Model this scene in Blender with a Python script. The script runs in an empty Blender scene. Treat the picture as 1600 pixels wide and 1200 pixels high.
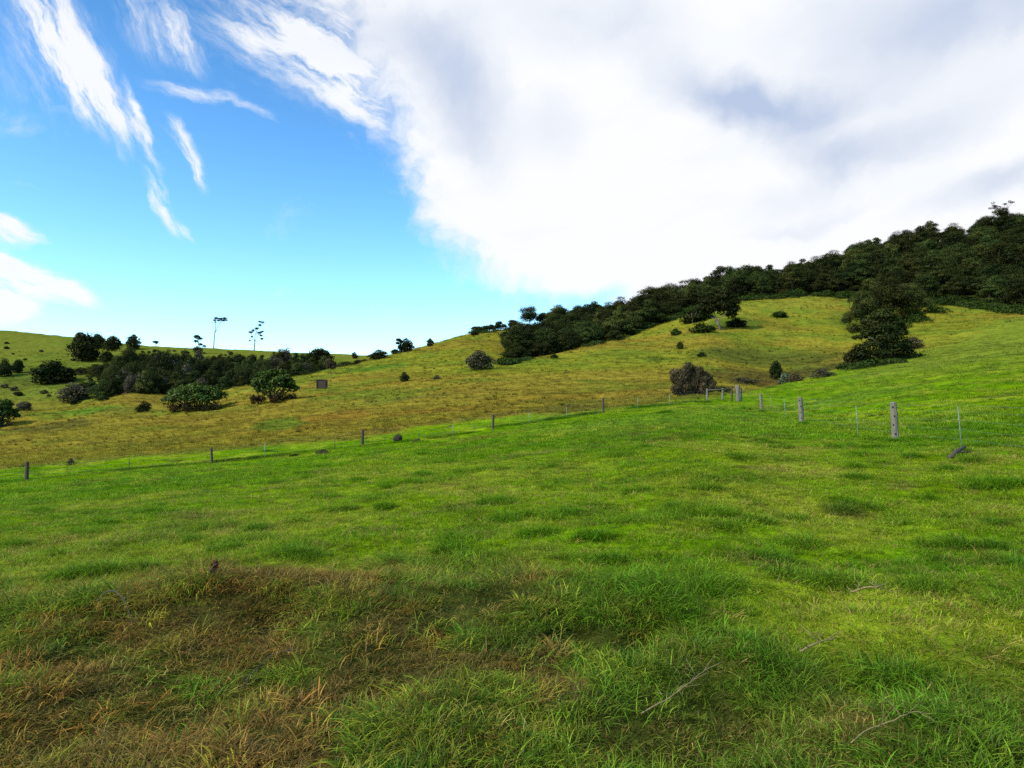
import bpy, bmesh, math, random
import numpy as np
from mathutils import Vector, Matrix, Euler
random.seed(7); RNG = np.random.default_rng(11)
scene = bpy.context.scene
COL = scene.collection
F = 1143.0; CAMZ = 1.6; PITCH = math.radians(2.0)
cp, sp = math.cos(PITCH), math.sin(PITCH)

# ------------------------------------------------------------------ view geometry -> places on the land
def slope(py):                       # height gained per metre of depth for a line of sight
    dz = (600.0 - np.asarray(py, float)) / F
    return (sp + cp * dz) / (cp - sp * dz)
def lat(px, py=600.0):
    dz = (600.0 - py) / F
    return ((px - 800.0) / F) / (cp - sp * dz)

# ------------------------------------------------------------------ value noise
def _hash(ix, iy, seed):
    h = (ix.astype(np.int64) * 374761393 + iy.astype(np.int64) * 668265263 + seed * 982451653) & 0xFFFFFFFF
    h = ((h ^ (h >> 13)) * 1274126177) & 0xFFFFFFFF
    h = (h ^ (h >> 16)) & 0xFFFFFFFF
    return h / 4294967295.0
def vnoise(x, y, s, seed=0):
    x = np.asarray(x, float) / s + 1000.5; y = np.asarray(y, float) / s + 1000.5
    ix = np.floor(x); iy = np.floor(y); fx = x - ix; fy = y - iy
    fx = fx * fx * (3 - 2 * fx); fy = fy * fy * (3 - 2 * fy)
    a = _hash(ix, iy, seed); b = _hash(ix + 1, iy, seed); c = _hash(ix, iy + 1, seed); d = _hash(ix + 1, iy + 1, seed)
    return (a * (1 - fx) + b * fx) * (1 - fy) + (c * (1 - fx) + d * fx) * fy
def fbm(x, y, s, seed=0, n=4):
    t = 0; a = 1; w = 0
    for i in range(n):
        t = t + a * vnoise(x, y, s / 2 ** i, seed + i * 17); w += a; a *= .55
    return t / w
def sstep(a, b, x):
    t = np.clip((np.asarray(x, float) - a) / (b - a), 0, 1); return t * t * (3 - 2 * t)

# ------------------------------------------------------------------ the land: ridge and gully lines per bearing
TAB = {
 -300:[(40,785),(49,760),(64,732),(84,708),(99,698),(106,708),(122,680),(150,655),(180,672),(220,632),(300,572),(400,492)],
 0:  [(43,754),(52,732),(65,712),(85,685),(102,672),(109,684),(122,655),(150,637),(180,655),(220,622),(300,565),(400,513)],
 100:[(44,745),(54,723),(68,702),(88,675),(104,660),(110,668),(122,650),(150,636),(180,650),(220,618),(300,565),(400,522)],
 200:[(45,735),(56,714),(70,694),(90,668),(112,645),(117,648),(130,630),(155,613),(180,630),(220,600),(300,568),(400,536)],
 300:[(46.5,725),(57,705),(72,685),(92,660),(118,635),(130,642),(145,628),(165,618),(185,632),(225,600),(300,568),(400,542)],
 400:[(47.5,716),(58,697),(75,670),(98,642),(130,615),(138,618),(148,608),(165,600),(190,618),(230,595),(300,570),(400,547)],
 500:[(48.5,705),(58,689),(75,660),(100,630),(130,603),(137,600),(150,592),(180,580),(205,600),(240,590),(300,572),(400,550)],
 560:[(49.5,698),(58,684),(75,656),(100,624),(130,599),(140,592),(155,583),(195,566),(215,580),(250,575),(310,567),(400,554)],
 620:[(50,692),(59,675),(77,648),(100,618),(130,593),(145,583),(165,572),(220,551),(235,553),(255,555),(320,558),(400,557)],
 680:[(51,684),(60,668),(78,642),(101,612),(132,587),(150,576),(170,564),(225,539),(240,537.5),(250,537),(262,536.5),(275,536)],
 735:[(52,678),(60,661),(78,636),(102,606),(140,576),(155,568),(175,555),(220,533),(235,528),(250,524),(265,521),(280,519)],
 790:[(52.7,667),(60,654),(78,630),(104,600),(150,566),(165,572),(185,558),(230,532),(245,527),(260,522),(280,517),(300,513)],
 860:[(54,658),(60,645),(78,622),(104,594),(165,553),(180,557),(200,546),(230,532),(245,526),(270,518),(290,512),(310,507)],
 950:[(55,644),(60,637),(78,618),(104,593),(185,533),(197,537),(215,528),(240,520),(255,515),(280,507),(305,500),(325,494)],
 1060:[(57,630),(60,624),(75,612),(100,594),(160,543),(180,526),(205,507),(225,494),(240,490),(270,487),(305,484),(335,481)],
 1110:[(57,627),(61,620),(75,612),(100,592),(160,537),(180,518),(205,495),(225,480),(240,475),(270,471),(305,467),(340,463)],
 1200:[(50,640),(78,606),(88,612),(105,600),(150,558),(180,522),(205,492),(230,468),(245,461),(275,456),(310,450),(345,443)],
 1300:[(40,645),(100,580),(108,586),(122,575),(150,552),(180,522),(205,492),(230,468),(245,462),(280,452),(315,440),(350,420)],
 1400:[(30,660),(120,558),(126,560),(140,548),(160,530),(185,508),(205,492),(230,475),(245,462),(285,435),(320,412),(355,386)],
 1500:[(25,668),(120,545),(130,540),(145,530),(165,515),(185,502),(200,492),(222,480),(245,462),(285,430),(320,405),(355,372)],
 1600:[(25,662),(120,530),(130,522),(145,512),(160,503),(180,497),(195,493),(215,485),(245,460),(285,420),(320,390),(355,350)],
 1900:[(25,655),(120,500),(130,492),(145,482),(160,474),(180,467),(195,460),(215,450),(245,425),(285,385),(320,352),(355,325)],
}
ks = sorted(TAB); PXG = np.arange(-400, 2001, 8.0)
arr = np.array([TAB[k] for k in ks], float)                     # col, pt, 2
def colinterp(v):
    # smooth (cosine free) linear interpolation then blur over bearing
    o = np.interp(PXG, ks, v); g = np.exp(-0.5 * (np.arange(-6, 7) / 2.4) ** 2); g /= g.sum()
    return np.convolve(np.pad(o, 6, mode='edge'), g, mode='valid')
YK = np.stack([colinterp(arr[:, i, 0]) for i in range(12)], 1)
PK = np.stack([colinterp(arr[:, i, 1]) for i in range(12)], 1)
ZK = CAMZ + YK * slope(PK)
LG = np.linspace(math.log(1.0), math.log(4000), 900)
YG = np.exp(LG)
ZT = np.zeros((len(PXG), len(YG)))
for i in range(len(PXG)):
    zc = ZK[i, -1]; yc = YK[i, -1]
    ys = [1, 3.5] + list(YK[i]) + [yc * 1.1, yc * 1.4, yc * 2.2, 4000]
    zs = [0, 0] + list(ZK[i]) + [zc - 3, zc - 28, zc * .2 - 45, -60]
    ZT[i] = np.interp(YG, ys, zs)
g = np.exp(-0.5 * (np.arange(-10, 11) / 2.4) ** 2); g /= g.sum()
ZT = np.apply_along_axis(lambda r: np.convolve(np.pad(r, 10, mode='edge'), g, mode='valid'), 1, ZT)
def bil(T, px, ly):
    u = np.clip((px - PXG[0]) / (PXG[1] - PXG[0]), 0, len(PXG) - 1.001); v = np.clip((ly - LG[0]) / (LG[1] - LG[0]), 0, len(LG) - 1.001)
    i = u.astype(int); j = v.astype(int); fu = u - i; fv = v - j
    return (T[i, j] * (1 - fu) + T[i + 1, j] * fu) * (1 - fv) + (T[i, j + 1] * (1 - fu) + T[i + 1, j + 1] * fu) * fv
THM = math.radians(46)
def polar(x, y):
    th = np.arctan2(x, y); r = np.hypot(x, y); tc = np.clip(th, -THM, THM)
    return th, tc, 800 + F * np.tan(tc), np.maximum(r * np.cos(tc), .05)
def edgeY(px): return np.interp(px, PXG, EDG)
EDG = YK[:, 1].copy()
EDG = np.where(PXG > 1110, np.interp(PXG, [1110, 1200, 1300, 1400, 1500, 1600, 2000], [61, 80, 104, 128, 140, 172, 200]), EDG)
MOUND = []
for (mx, my, mr, mh) in [(350, 950, 150, .20), (545, 1030, 120, .20), (250, 1040, 90, .12), (70, 1085, 110, .14), (1010, 985, 110, .14), (700, 1120, 140, .12), (1130, 1050, 110, .13), (930, 1100, 110, .10), (460, 1140, 130, .10),
                         (1330, 1010, 130, .10), (1500, 1060, 120, .12), (170, 960, 80, .12), (780, 1010, 90, .10), (1450, 1180, 130, .10),
                         (610, 955, 50, -.14), (440, 1000, 55, -.16), (620, 1080, 60, -.15), (700, 1000, 40, -.12), (1010, 1020, 45, -.14), (880, 1010, 45, -.12), (1200, 1110, 110, -.14), (300, 1120, 60, -.12), (120, 1040, 50, -.14), (1350, 1110, 70, -.12), (820, 1130, 50, -.10), (240, 930, 40, -.10)]:
    d_ = CAMZ / -float(slope(my)); MOUND.append((d_ * lat(mx), d_, mr * .8 * d_ / F, mh * .62))
def H(x, y):
    x = np.asarray(x, float); y = np.asarray(y, float)
    th, tc, px, Y = polar(x, y)
    z = bil(ZT, px, np.log(np.maximum(Y, 1.001)))
    w = 1 - sstep(0, math.radians(80), np.abs(th) - THM)
    z = z * w + (1 - w) * 0
    r = np.hypot(x, y)
    z = z + .45 * (fbm(x / 4.5 + y * .06, y, 3.2, 131, 2) - .5) * sstep(58, 80, Y) * sstep(0, 8, Y - edgeY(px))
    # humps: near bank, tussocky paddock, hill ripples
    a1 = np.interp(r, [0, 3, 12, 50, 120, 300], [.10, .16, .13, .12, .35, .8])
    z = z + a1 * (fbm(x, y, 3.3, 3, 3) - .5) * 1.0 * np.interp(r, [0, 60, 300], [1, .9, .5])
    z = z + (fbm(x, y, 14, 9, 3) - .5) * np.interp(r, [0, 8, 30, 80, 200], [0, .08, .25, .6, 1.6])
    z = z + (fbm(x, y, 1.3, 5, 3) - .5) * np.interp(r, [0, 3, 7, 12, 25, 80, 160], [.10, .26, .26, .16, .12, .2, .35])
    for (mx, my, mr, mh) in MOUND: z = z + mh * np.exp(-((x - mx) ** 2 + ((y - my) / 1.3) ** 2) / (mr * mr) * 1.1)
    # rough bank in the left foreground, ending in a lip
    lip = np.exp(-((y - (5.6 - .10 * x + .7 * (fbm(x, y * 0, 1.7, 77, 2) - .5))) / .9) ** 2) * sstep(1.2, -1.5, x)
    z = z + .22 * lip - .10 * np.exp(-((y - 7.3) / .9) ** 2) * sstep(.5, -2.5, x)
    return z
def hit(px, py, ymin=2.5, ymax=900):
    ys = np.exp(np.linspace(math.log(ymin), math.log(ymax), 2600))
    l = lat(px, py); s = float(slope(py)); zr = CAMZ + ys * s; h = H(ys * l, ys)
    k = np.where(h >= zr)[0]
    Yv = ys[k[0]] if len(k) else None
    if Yv is None:
        # sight line passes over the land: take the closest crest
        m = np.argmin((zr - h)[ys > 30]) + np.sum(ys <= 30); Yv = ys[m]
    return Vector((Yv * l, Yv, float(H(Yv * l, Yv))))
def at(px, Y):
    l = lat(px); return Vector((Y * l, Y, float(H(Y * l, Y))))

# ------------------------------------------------------------------ colours of the land
def lerp(a, b, t): return a + (b - a) * t[..., None]
C = lambda *v: np.array(v, float)
PATCH = []   # (px, py, rx px, ry px, colour, strength) spots seen on the hill, turned into world ellipses
def add_patch(px, py, wpx, dfrac, col, k):
    p = hit(px, py); PATCH.append((p.x, p.y, wpx * p.y / F, dfrac, np.array(col), k))
def land_colour(x, y):
    th, tc, px, Y = polar(x, y)
    ey = edgeY(px)
    n1 = fbm(x, y, 9, 21, 4); n2 = fbm(x, y, 2.2, 31, 4); n3 = fbm(x, y, 40, 41, 3); n4 = fbm(x, y, .8, 51, 3)
    soft = np.interp(px, [0, 1100, 1400, 1600], [.035, .05, .14, .2])
    q = Y / ey - 1 + (n1 - .5) * (.10 + soft) + (n2 - .5) * .06
    hill = sstep(-soft, soft, q)
    green = lerp(C(.185, .305, .002), C(.130, .260, .002), sstep(.35, .7, n1))
    green = lerp(green, C(.30, .34, .022), sstep(.45, .72, n2) * .65)
    green = lerp(green, C(.060, .145, .008), sstep(.60, .72, fbm(x, y, 1.6, 61, 3)) * .5)
    green = lerp(green, C(.16, .25, .03), sstep(.55, .7, fbm(x, y, 22, 71, 3)) * sstep(14, 40, Y) * .35)
    green = lerp(green, C(.19, .215, .026), sstep(1150, 1500, px) * sstep(28, 90, Y) * .75)
    green = lerp(green, C(.26, .20, .03), np.exp(-((Y - 40 - (px - 740) * .012) / 1.6) ** 2) * np.exp(-((px - 740) / 110) ** 2) * .6)
    green = lerp(green, C(.13, .10, .03), sstep(.70, .80, fbm(x, y, 1.9, 611, 4)) * .6)
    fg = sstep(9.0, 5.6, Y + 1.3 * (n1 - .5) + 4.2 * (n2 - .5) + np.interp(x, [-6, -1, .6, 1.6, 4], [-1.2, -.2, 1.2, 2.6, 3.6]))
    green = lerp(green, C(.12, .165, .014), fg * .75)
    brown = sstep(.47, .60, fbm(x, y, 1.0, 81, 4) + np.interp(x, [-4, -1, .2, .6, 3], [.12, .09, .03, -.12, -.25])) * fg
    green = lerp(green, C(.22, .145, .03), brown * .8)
    hy = lerp(C(.225, .215, .020), C(.265, .205, .026), sstep(.35, .68, n3))
    hy = lerp(hy, C(.13, .185, .018), sstep(.45, .72, n1) * .7)
    hy = lerp(hy, C(.235, .15, .022), sstep(.52, .76, fbm(x, y, 26, 91, 3)) * .55)
    far = sstep(170, 230, Y) * sstep(700, 500, px)
    hy = lerp(hy, C(.135, .165, .022), far * .8)
    # orange-brown lower slope just over the fence
    hy = lerp(hy, C(.27, .165, .020), (1 - sstep(0.05, .75, Y / ey - 1)) * sstep(1050, 750, px) * sstep(.3, .6, n1) * .45)
    dots = sstep(.68, .80, fbm(x / 2.6, y, 3.0, 101, 2))
    hy = lerp(hy, C(.07, .08, .014), dots * .4)
    hy = hy * (1.12 + .25 * (fbm(x / 5 + y * .05, y, 2.2, 121, 3) - .5))[:, None] * np.array([1.0, 1.02, .9])
    for (cx, cy, rx, df, col, k) in PATCH:
        e = ((x - cx * (y / cy)) / rx) ** 2 + ((y - cy) / (df * cy)) ** 2 + (n1 - .5) * 1.3 + (n2 - .5) * .5
        m = sstep(1.25, .35, e) * k
        hy = lerp(hy, col, m); 
    c = lerp(green, hy, hill)
    # thin dark scrubby seam along the fence line
    fl = np.interp(px, PXG, YK[:, 0])
    seam = np.exp(-((Y - fl - 1.0) / 1.1) ** 2) * sstep(.45, .62, fbm(x, y * .3, 3.5, 111, 3)) * (px < 1110)
    c = lerp(c, C(.045, .07, .012), seam * .8)
    return c, hill, fg, brown
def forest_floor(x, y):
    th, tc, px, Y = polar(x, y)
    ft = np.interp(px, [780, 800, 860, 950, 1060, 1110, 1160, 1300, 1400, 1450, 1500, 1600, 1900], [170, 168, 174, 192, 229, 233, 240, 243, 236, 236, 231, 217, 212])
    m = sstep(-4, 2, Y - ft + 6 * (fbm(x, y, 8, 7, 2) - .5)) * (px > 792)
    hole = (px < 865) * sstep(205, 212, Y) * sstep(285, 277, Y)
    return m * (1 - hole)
def terr_colour(x, y):
    c, hill, fg, br = land_colour(x, y)
    c = lerp(c, C(.035, .038, .010), fg * .85)  # foreground soil nearly black: shade of hollows between tufts painted in
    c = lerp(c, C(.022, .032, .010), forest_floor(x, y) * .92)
    return c
for a in [(435, 664, 44, .10, (.085, .20, .016), .6), (590, 575, 60, .05, (.085, .19, .016), .75), (520, 650, 60, .05, (.29, .165, .022), .7),
          (700, 640, 110, .05, (.28, .16, .02), .6), (820, 622, 120, .05, (.26, .17, .02), .45), (640, 622, 90, .02, (.10, .11, .02), .5),
          (1200, 562, 130, .12, (.085, .115, .018), .75), (1290, 578, 90, .10, (.085, .075, .02), .8), (1190, 590, 110, .10, (.095, .08, .02), .7), (1150, 505, 60, .04, (.08, .13, .015), .8),
          (1330, 500, 40, .06, (.075, .11, .014), .6), (70, 664, 75, .09, (.10, .095, .02), .7), (110, 644, 90, .05, (.12, .22, .018), .9), (200, 640, 70, .03, (.12, .15, .02), .6),
          (1560, 545, 120, .12, (.13, .22, .016), .5), (60, 590, 120, .12, (.10, .13, .018), .6), (1230, 475, 90, .05, (.25, .25, .025), .7),
          (1180, 600, 60, .05, (.13, .085, .022), .7)]:
    add_patch(*a)

# ------------------------------------------------------------------ material helpers
def newmat(name):
    m = bpy.data.materials.new(name); m.use_nodes = True; nt = m.node_tree; nt.nodes.clear()
    return m, nt, nt.nodes, nt.links
def N(nodes, t, **kw):
    n = nodes.new(t)
    for k, v in kw.items(): setattr(n, k, v)
    return n
def noise_node(nodes, links, vec, scale, detail=4, rough=.55):
    n = N(nodes, 'ShaderNodeTexNoise'); n.inputs['Scale'].default_value = scale; n.inputs['Detail'].default_value = detail
    n.inputs['Roughness'].default_value = rough
    if vec is not None: links.new(vec, n.inputs['Vector'])
    return n
def maprange(nodes, links, src, a, b, c, d, smooth=False):
    n = N(nodes, 'ShaderNodeMapRange'); n.clamp = True
    if smooth: n.interpolation_type = 'SMOOTHSTEP'
    for k, v in zip(('From Min', 'From Max', 'To Min', 'To Max'), (a, b, c, d)): n.inputs[k].default_value = v
    links.new(src, n.inputs['Value']); return n.outputs['Result']
def mathn(nodes, links, op, a, b=None, clamp=False):
    n = N(nodes, 'ShaderNodeMath', operation=op, use_clamp=clamp)
    for i, v in enumerate((a, b)):
        if v is None: continue
        if isinstance(v, (int, float)): n.inputs[i].default_value = v
        else: links.new(v, n.inputs[i])
    return n.outputs[0]
def mixc(nodes, links, fac, a, b, mode='MIX'):
    n = N(nodes, 'ShaderNodeMix', data_type='RGBA', blend_type=mode)
    if isinstance(fac, (int, float)): n.inputs[0].default_value = fac
    else: links.new(fac, n.inputs[0])
    for i, v in ((6, a), (7, b)):
        if isinstance(v, tuple): n.inputs[i].default_value = (*v, 1)
        else: links.new(v, n.inputs[i])
    return n.outputs[2]

def ground_material():
    m, nt, nd, lk = newmat('pasture_ground')
    att = N(nd, 'ShaderNodeAttribute', attribute_name='tint'); geo = N(nd, 'ShaderNodeNewGeometry')
    f1 = noise_node(nd, lk, geo.outputs['Position'], 1.3, 6, .7); f2 = noise_node(nd, lk, geo.outputs['Position'], 9, 5, .7)
    f3 = noise_node(nd, lk, geo.outputs['Position'], .35, 4, .6)
    v1 = maprange(nd, lk, f1.outputs['Fac'], .30, .68, .68, 1.22)
    v2 = maprange(nd, lk, f2.outputs['Fac'], .3, .7, .72, 1.22)
    v3 = maprange(nd, lk, f3.outputs['Fac'], .3, .7, .80, 1.16)
    v = mathn(nd, lk, 'MULTIPLY', mathn(nd, lk, 'MULTIPLY', v1, v2), v3)
    c = N(nd, 'ShaderNodeVectorMath', operation='SCALE'); lk.new(att.outputs['Color'], c.inputs[0]); lk.new(v, c.inputs['Scale'])
    b = N(nd, 'ShaderNodeBsdfPrincipled'); lk.new(c.outputs[0], b.inputs['Base Color']); b.inputs['Roughness'].default_value = .95
    b.inputs['Specular IOR Level'].default_value = .0
    bp = N(nd, 'ShaderNodeBump'); bp.inputs['Strength'].default_value = .7; bp.inputs['Distance'].default_value = .22
    lk.new(f1.outputs['Fac'], bp.inputs['Height']); lk.new(bp.outputs[0], b.inputs['Normal'])
    o = N(nd, 'ShaderNodeOutputMaterial'); lk.new(b.outputs[0], o.inputs[0]); return m
def blade_material():
    m, nt, nd, lk = newmat('grass_blade')
    att = N(nd, 'ShaderNodeAttribute', attribute_name='tint', attribute_type='INSTANCER')
    rv = N(nd, 'ShaderNodeAttribute', attribute_name='vary')          # per blade: x = brightness, y = dryness, z = height along blade
    sep = N(nd, 'ShaderNodeSeparateColor'); lk.new(rv.outputs['Color'], sep.inputs[0])
    dry = mixc(nd, lk, maprange(nd, lk, sep.outputs[1], .86, .97, 0, .75), att.outputs['Color'], (.34, .26, .07))
    k = mathn(nd, lk, 'MULTIPLY', maprange(nd, lk, sep.outputs[0], 0, 1, .5, 1.6), maprange(nd, lk, sep.outputs[2], 0, .7, .6, 1.15))  # blade foot darkened: painted occlusion plus its naturally darker base
    c = N(nd, 'ShaderNodeVectorMath', operation='SCALE'); lk.new(dry, c.inputs[0]); lk.new(k, c.inputs['Scale'])
    d = N(nd, 'ShaderNodeBsdfDiffuse'); t = N(nd, 'ShaderNodeBsdfTranslucent'); gl = N(nd, 'ShaderNodeBsdfGlossy')
    gl.inputs['Roughness'].default_value = .45; gl.inputs['Color'].default_value = (.8, .85, .8, 1)
    lk.new(c.outputs[0], d.inputs['Color']); lk.new(c.outputs[0], t.inputs['Color'])
    m1 = N(nd, 'ShaderNodeMixShader'); m1.inputs[0].default_value = .38; lk.new(d.outputs[0], m1.inputs[1]); lk.new(t.outputs[0], m1.inputs[2])
    m2 = N(nd, 'ShaderNodeMixShader'); m2.inputs[0].default_value = .010; lk.new(m1.outputs[0], m2.inputs[1]); lk.new(gl.outputs[0], m2.inputs[2])
    o = N(nd, 'ShaderNodeOutputMaterial'); lk.new(m2.outputs[0], o.inputs[0]); return m
def leaf_material(name, base, alt, spread=.35, gloss=.03, trans=.25, objvar=.25):
    m, nt, nd, lk = newmat(name)
    tc = N(nd, 'ShaderNodeTexCoord'); oi = N(nd, 'ShaderNodeObjectInfo')
    rv = N(nd, 'ShaderNodeAttribute', attribute_name='vary'); sep = N(nd, 'ShaderNodeSeparateColor'); lk.new(rv.outputs['Color'], sep.inputs[0])
    n1 = noise_node(nd, lk, tc.outputs['Object'], .55, 3)
    c = mixc(nd, lk, maprange(nd, lk, n1.outputs['Fac'], .38, .62, 0, 1), base, alt)
    k = mathn(nd, lk, 'MULTIPLY', maprange(nd, lk, sep.outputs[0], 0, 1, 1 - spread, 1 + spread), maprange(nd, lk, oi.outputs['Random'], 0, 1, 1 - objvar, 1 + objvar))
    k = mathn(nd, lk, 'MULTIPLY', k, maprange(nd, lk, sep.outputs[2], 0, 1, .55, 1.2))  # leaf tops lightened, undersides darkened: light painted into the colour
    s = N(nd, 'ShaderNodeVectorMath', operation='SCALE'); lk.new(c, s.inputs[0]); lk.new(k, s.inputs['Scale'])
    hs = N(nd, 'ShaderNodeHueSaturation'); lk.new(s.outputs[0], hs.inputs['Color'])
    lk.new(maprange(nd, lk, mathn(nd, lk, 'FRACT', mathn(nd, lk, 'MULTIPLY', oi.outputs['Random'], 7.31)), 0, 1, .475, .52), hs.inputs['Hue'])
    d = N(nd, 'ShaderNodeBsdfDiffuse'); t = N(nd, 'ShaderNodeBsdfTranslucent'); gl = N(nd, 'ShaderNodeBsdfGlossy'); gl.inputs['Roughness'].default_value = .5
    lk.new(hs.outputs[0], d.inputs['Color']); lk.new(hs.outputs[0], t.inputs['Color'])
    m1 = N(nd, 'ShaderNodeMixShader'); m1.inputs[0].default_value = trans; lk.new(d.outputs[0], m1.inputs[1]); lk.new(t.outputs[0], m1.inputs[2])
    m2 = N(nd, 'ShaderNodeMixShader'); m2.inputs[0].default_value = gloss; lk.new(m1.outputs[0], m2.inputs[1]); lk.new(gl.outputs[0], m2.inputs[2])
    o = N(nd, 'ShaderNodeOutputMaterial'); lk.new(m2.outputs[0], o.inputs[0]); return m
def wood_material(name, a, b, scale=6, stretch=.15, rough=.9, metal=0, knots=False):
    m, nt, nd, lk = newmat(name)
    tc = N(nd, 'ShaderNodeTexCoord'); mp = N(nd, 'ShaderNodeMapping'); mp.inputs['Scale'].default_value = (1, 1, stretch)
    lk.new(tc.outputs['Object'], mp.inputs[0]); n1 = noise_node(nd, lk, mp.outputs[0], scale * 8, 6, .7); n2 = noise_node(nd, lk, tc.outputs['Object'], scale * .7, 4)
    c = mixc(nd, lk, maprange(nd, lk, n1.outputs['Fac'], .35, .65, 0, 1), a, b)
    c = mixc(nd, lk, maprange(nd, lk, n2.outputs['Fac'], .45, .7, 0, .6), c, tuple(x * .45 for x in b))
    bs = N(nd, 'ShaderNodeBsdfPrincipled'); lk.new(c, bs.inputs['Base Color']); bs.inputs['Roughness'].default_value = rough; bs.inputs['Metallic'].default_value = metal
    bp = N(nd, 'ShaderNodeBump'); bp.inputs['Strength'].default_value = .6; bp.inputs['Distance'].default_value = .01; lk.new(n1.outputs['Fac'], bp.inputs['Height']); lk.new(bp.outputs[0], bs.inputs['Normal'])
    o = N(nd, 'ShaderNodeOutputMaterial'); lk.new(bs.outputs[0], o.inputs[0]); return m

M = dict(
 ground=ground_material(), blade=blade_material(),
 forest=leaf_material('forest_leaves', (.022, .038, .008), (.070, .078, .016), .55, .008, .25, .6),
 dark=leaf_material('dark_leaves', (.018, .029, .005), (.042, .047, .009), .4, .008, .2, .25),
 glossy=leaf_material('large_green_leaves', (.034, .062, .004), (.075, .110, .010), .6, .018, .25, .1),
 olive=leaf_material('olive_brown_leaves', (.070, .060, .028), (.095, .085, .035), .4, .02, .2, .15),
 weep=leaf_material('weeping_brown_foliage', (.060, .052, .020), (.120, .098, .038), .6, .01, .15, .1),
 fern=leaf_material('bracken_leaves', (.025, .046, .006), (.052, .075, .010), .6, .008, .25, .15),
 pale=leaf_material('pale_grey_green_leaves', (.07, .11, .045), (.10, .14, .06), .4, .03, .2, .1),
 mauve=leaf_material('mauve_twigs', (.16, .12, .13), (.10, .08, .09), .3, .0, .1, .1),
 dead=leaf_material('dead_stems', (.045, .028, .015), (.07, .045, .02), .5, .0, .1, .1),
 bark=wood_material('bark', (.07, .052, .038), (.12, .095, .07), 3),
 palebark=wood_material('pale_bark', (.13, .10, .075), (.20, .16, .12), 2),
 post=wood_material('weathered_post', (.15, .125, .09), (.26, .22, .165), 5, .08),
 darkpost=wood_material('old_dark_post', (.055, .038, .025), (.11, .08, .05), 5, .08),
 hole=wood_material('hole_shade', (.010, .008, .006), (.02, .015, .01), 5),  # near-black colour painting the shade inside the holes
 wire=wood_material('fence_wire', (.30, .31, .30), (.42, .42, .40), 20, .5, .5, .6),
 white=wood_material('pale_steel_post', (.30, .36, .30), (.22, .27, .22), 8, .2, .6, .2),
 rust=wood_material('rusty_board', (.045, .026, .020), (.085, .050, .036), 2, .3),
 straw=wood_material('dry_straw', (.26, .19, .07), (.34, .26, .10), 8),
 twig=wood_material('grey_twig', (.07, .055, .04), (.12, .10, .075), 8),
)

# ------------------------------------------------------------------ objects
def tag(o, label=None, cat=None, group=None, kind=None):
    if label: o['label'] = label
    if cat: o['category'] = cat
    if group: o['group'] = group
    if kind: o['kind'] = kind
    return o
def empty(name, loc, label, cat, group=None):
    o = bpy.data.objects.new(name, None); COL.objects.link(o); o.location = loc; return tag(o, label, cat, group)
def link_mesh(name, me, mat=None, parent=None, loc=None):
    o = bpy.data.objects.new(name, me); COL.objects.link(o)
    if mat and not me.materials: me.materials.append(mat)
    if parent: o.parent = parent
    if loc is not None: o.location = loc
    return o
def mesh_np(name, co, faces_quads=None, faces_tris=None):
    me = bpy.data.meshes.new(name); nq = 0 if faces_quads is None else len(faces_quads); ntr = 0 if faces_tris is None else len(faces_tris)
    me.vertices.add(len(co)); me.vertices.foreach_set('co', np.asarray(co, np.float32).ravel())
    idx = []; st = []; s = 0
    if nq: idx.append(np.asarray(faces_quads).ravel()); st.append(np.arange(nq) * 4); s = nq * 4
    if ntr: idx.append(np.asarray(faces_tris).ravel()); st.append(s + np.arange(ntr) * 3)
    idx = np.concatenate(idx).astype(np.int32); st = np.concatenate(st).astype(np.int32)
    me.loops.add(len(idx)); me.loops.foreach_set('vertex_index', idx)
    me.polygons.add(nq + ntr); me.polygons.foreach_set('loop_start', st)
    me.update(calc_edges=True); me.validate(); return me
def set_col(me, name, v):
    a = me.color_attributes.new(name, 'FLOAT_COLOR', 'POINT'); c = np.ones((len(me.vertices), 4), np.float32); c[:, :3] = v
    a.data.foreach_set('color', c.ravel())

def tube(pts, rads, sides=6):
    """tapered tube along a polyline -> verts, quads"""
    pts = [Vector(p) for p in pts]; V = []; Q = []
    for i, p in enumerate(pts):
        d = (pts[min(i + 1, len(pts) - 1)] - pts[max(i - 1, 0)]).normalized()
        a = d.orthogonal().normalized() if i == 0 else (pa - d * pa.dot(d)).normalized()
        pa = a; b = d.cross(a)
        for k in range(sides):
            t = 2 * math.pi * k / sides; V.append(p + (a * math.cos(t) + b * math.sin(t)) * rads[i])
    for i in range(len(pts) - 1):
        for k in range(sides):
            k2 = (k + 1) % sides; Q.append((i * sides + k, i * sides + k2, (i + 1) * sides + k2, (i + 1) * sides + k))
    n = len(V); V.append(pts[0]); V.append(pts[-1])
    T = [(n, (k + 1) % sides, k) for k in range(sides)] + [(n + 1, (len(pts) - 1) * sides + k, (len(pts) - 1) * sides + (k + 1) % sides) for k in range(sides)]
    return V, Q, T
def tubes_mesh(name, lst):
    co = []; q = []; t = []
    for (pts, rads, s) in lst:
        V, Q, T = tube(pts, rads, s); o = len(co); co += [tuple(v) for v in V]; q += [tuple(i + o for i in f) for f in Q]; t += [tuple(i + o for i in f) for f in T]
    me = mesh_np(name, np.array(co), np.array(q), np.array(t)); me.shade_smooth(); return me

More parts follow.
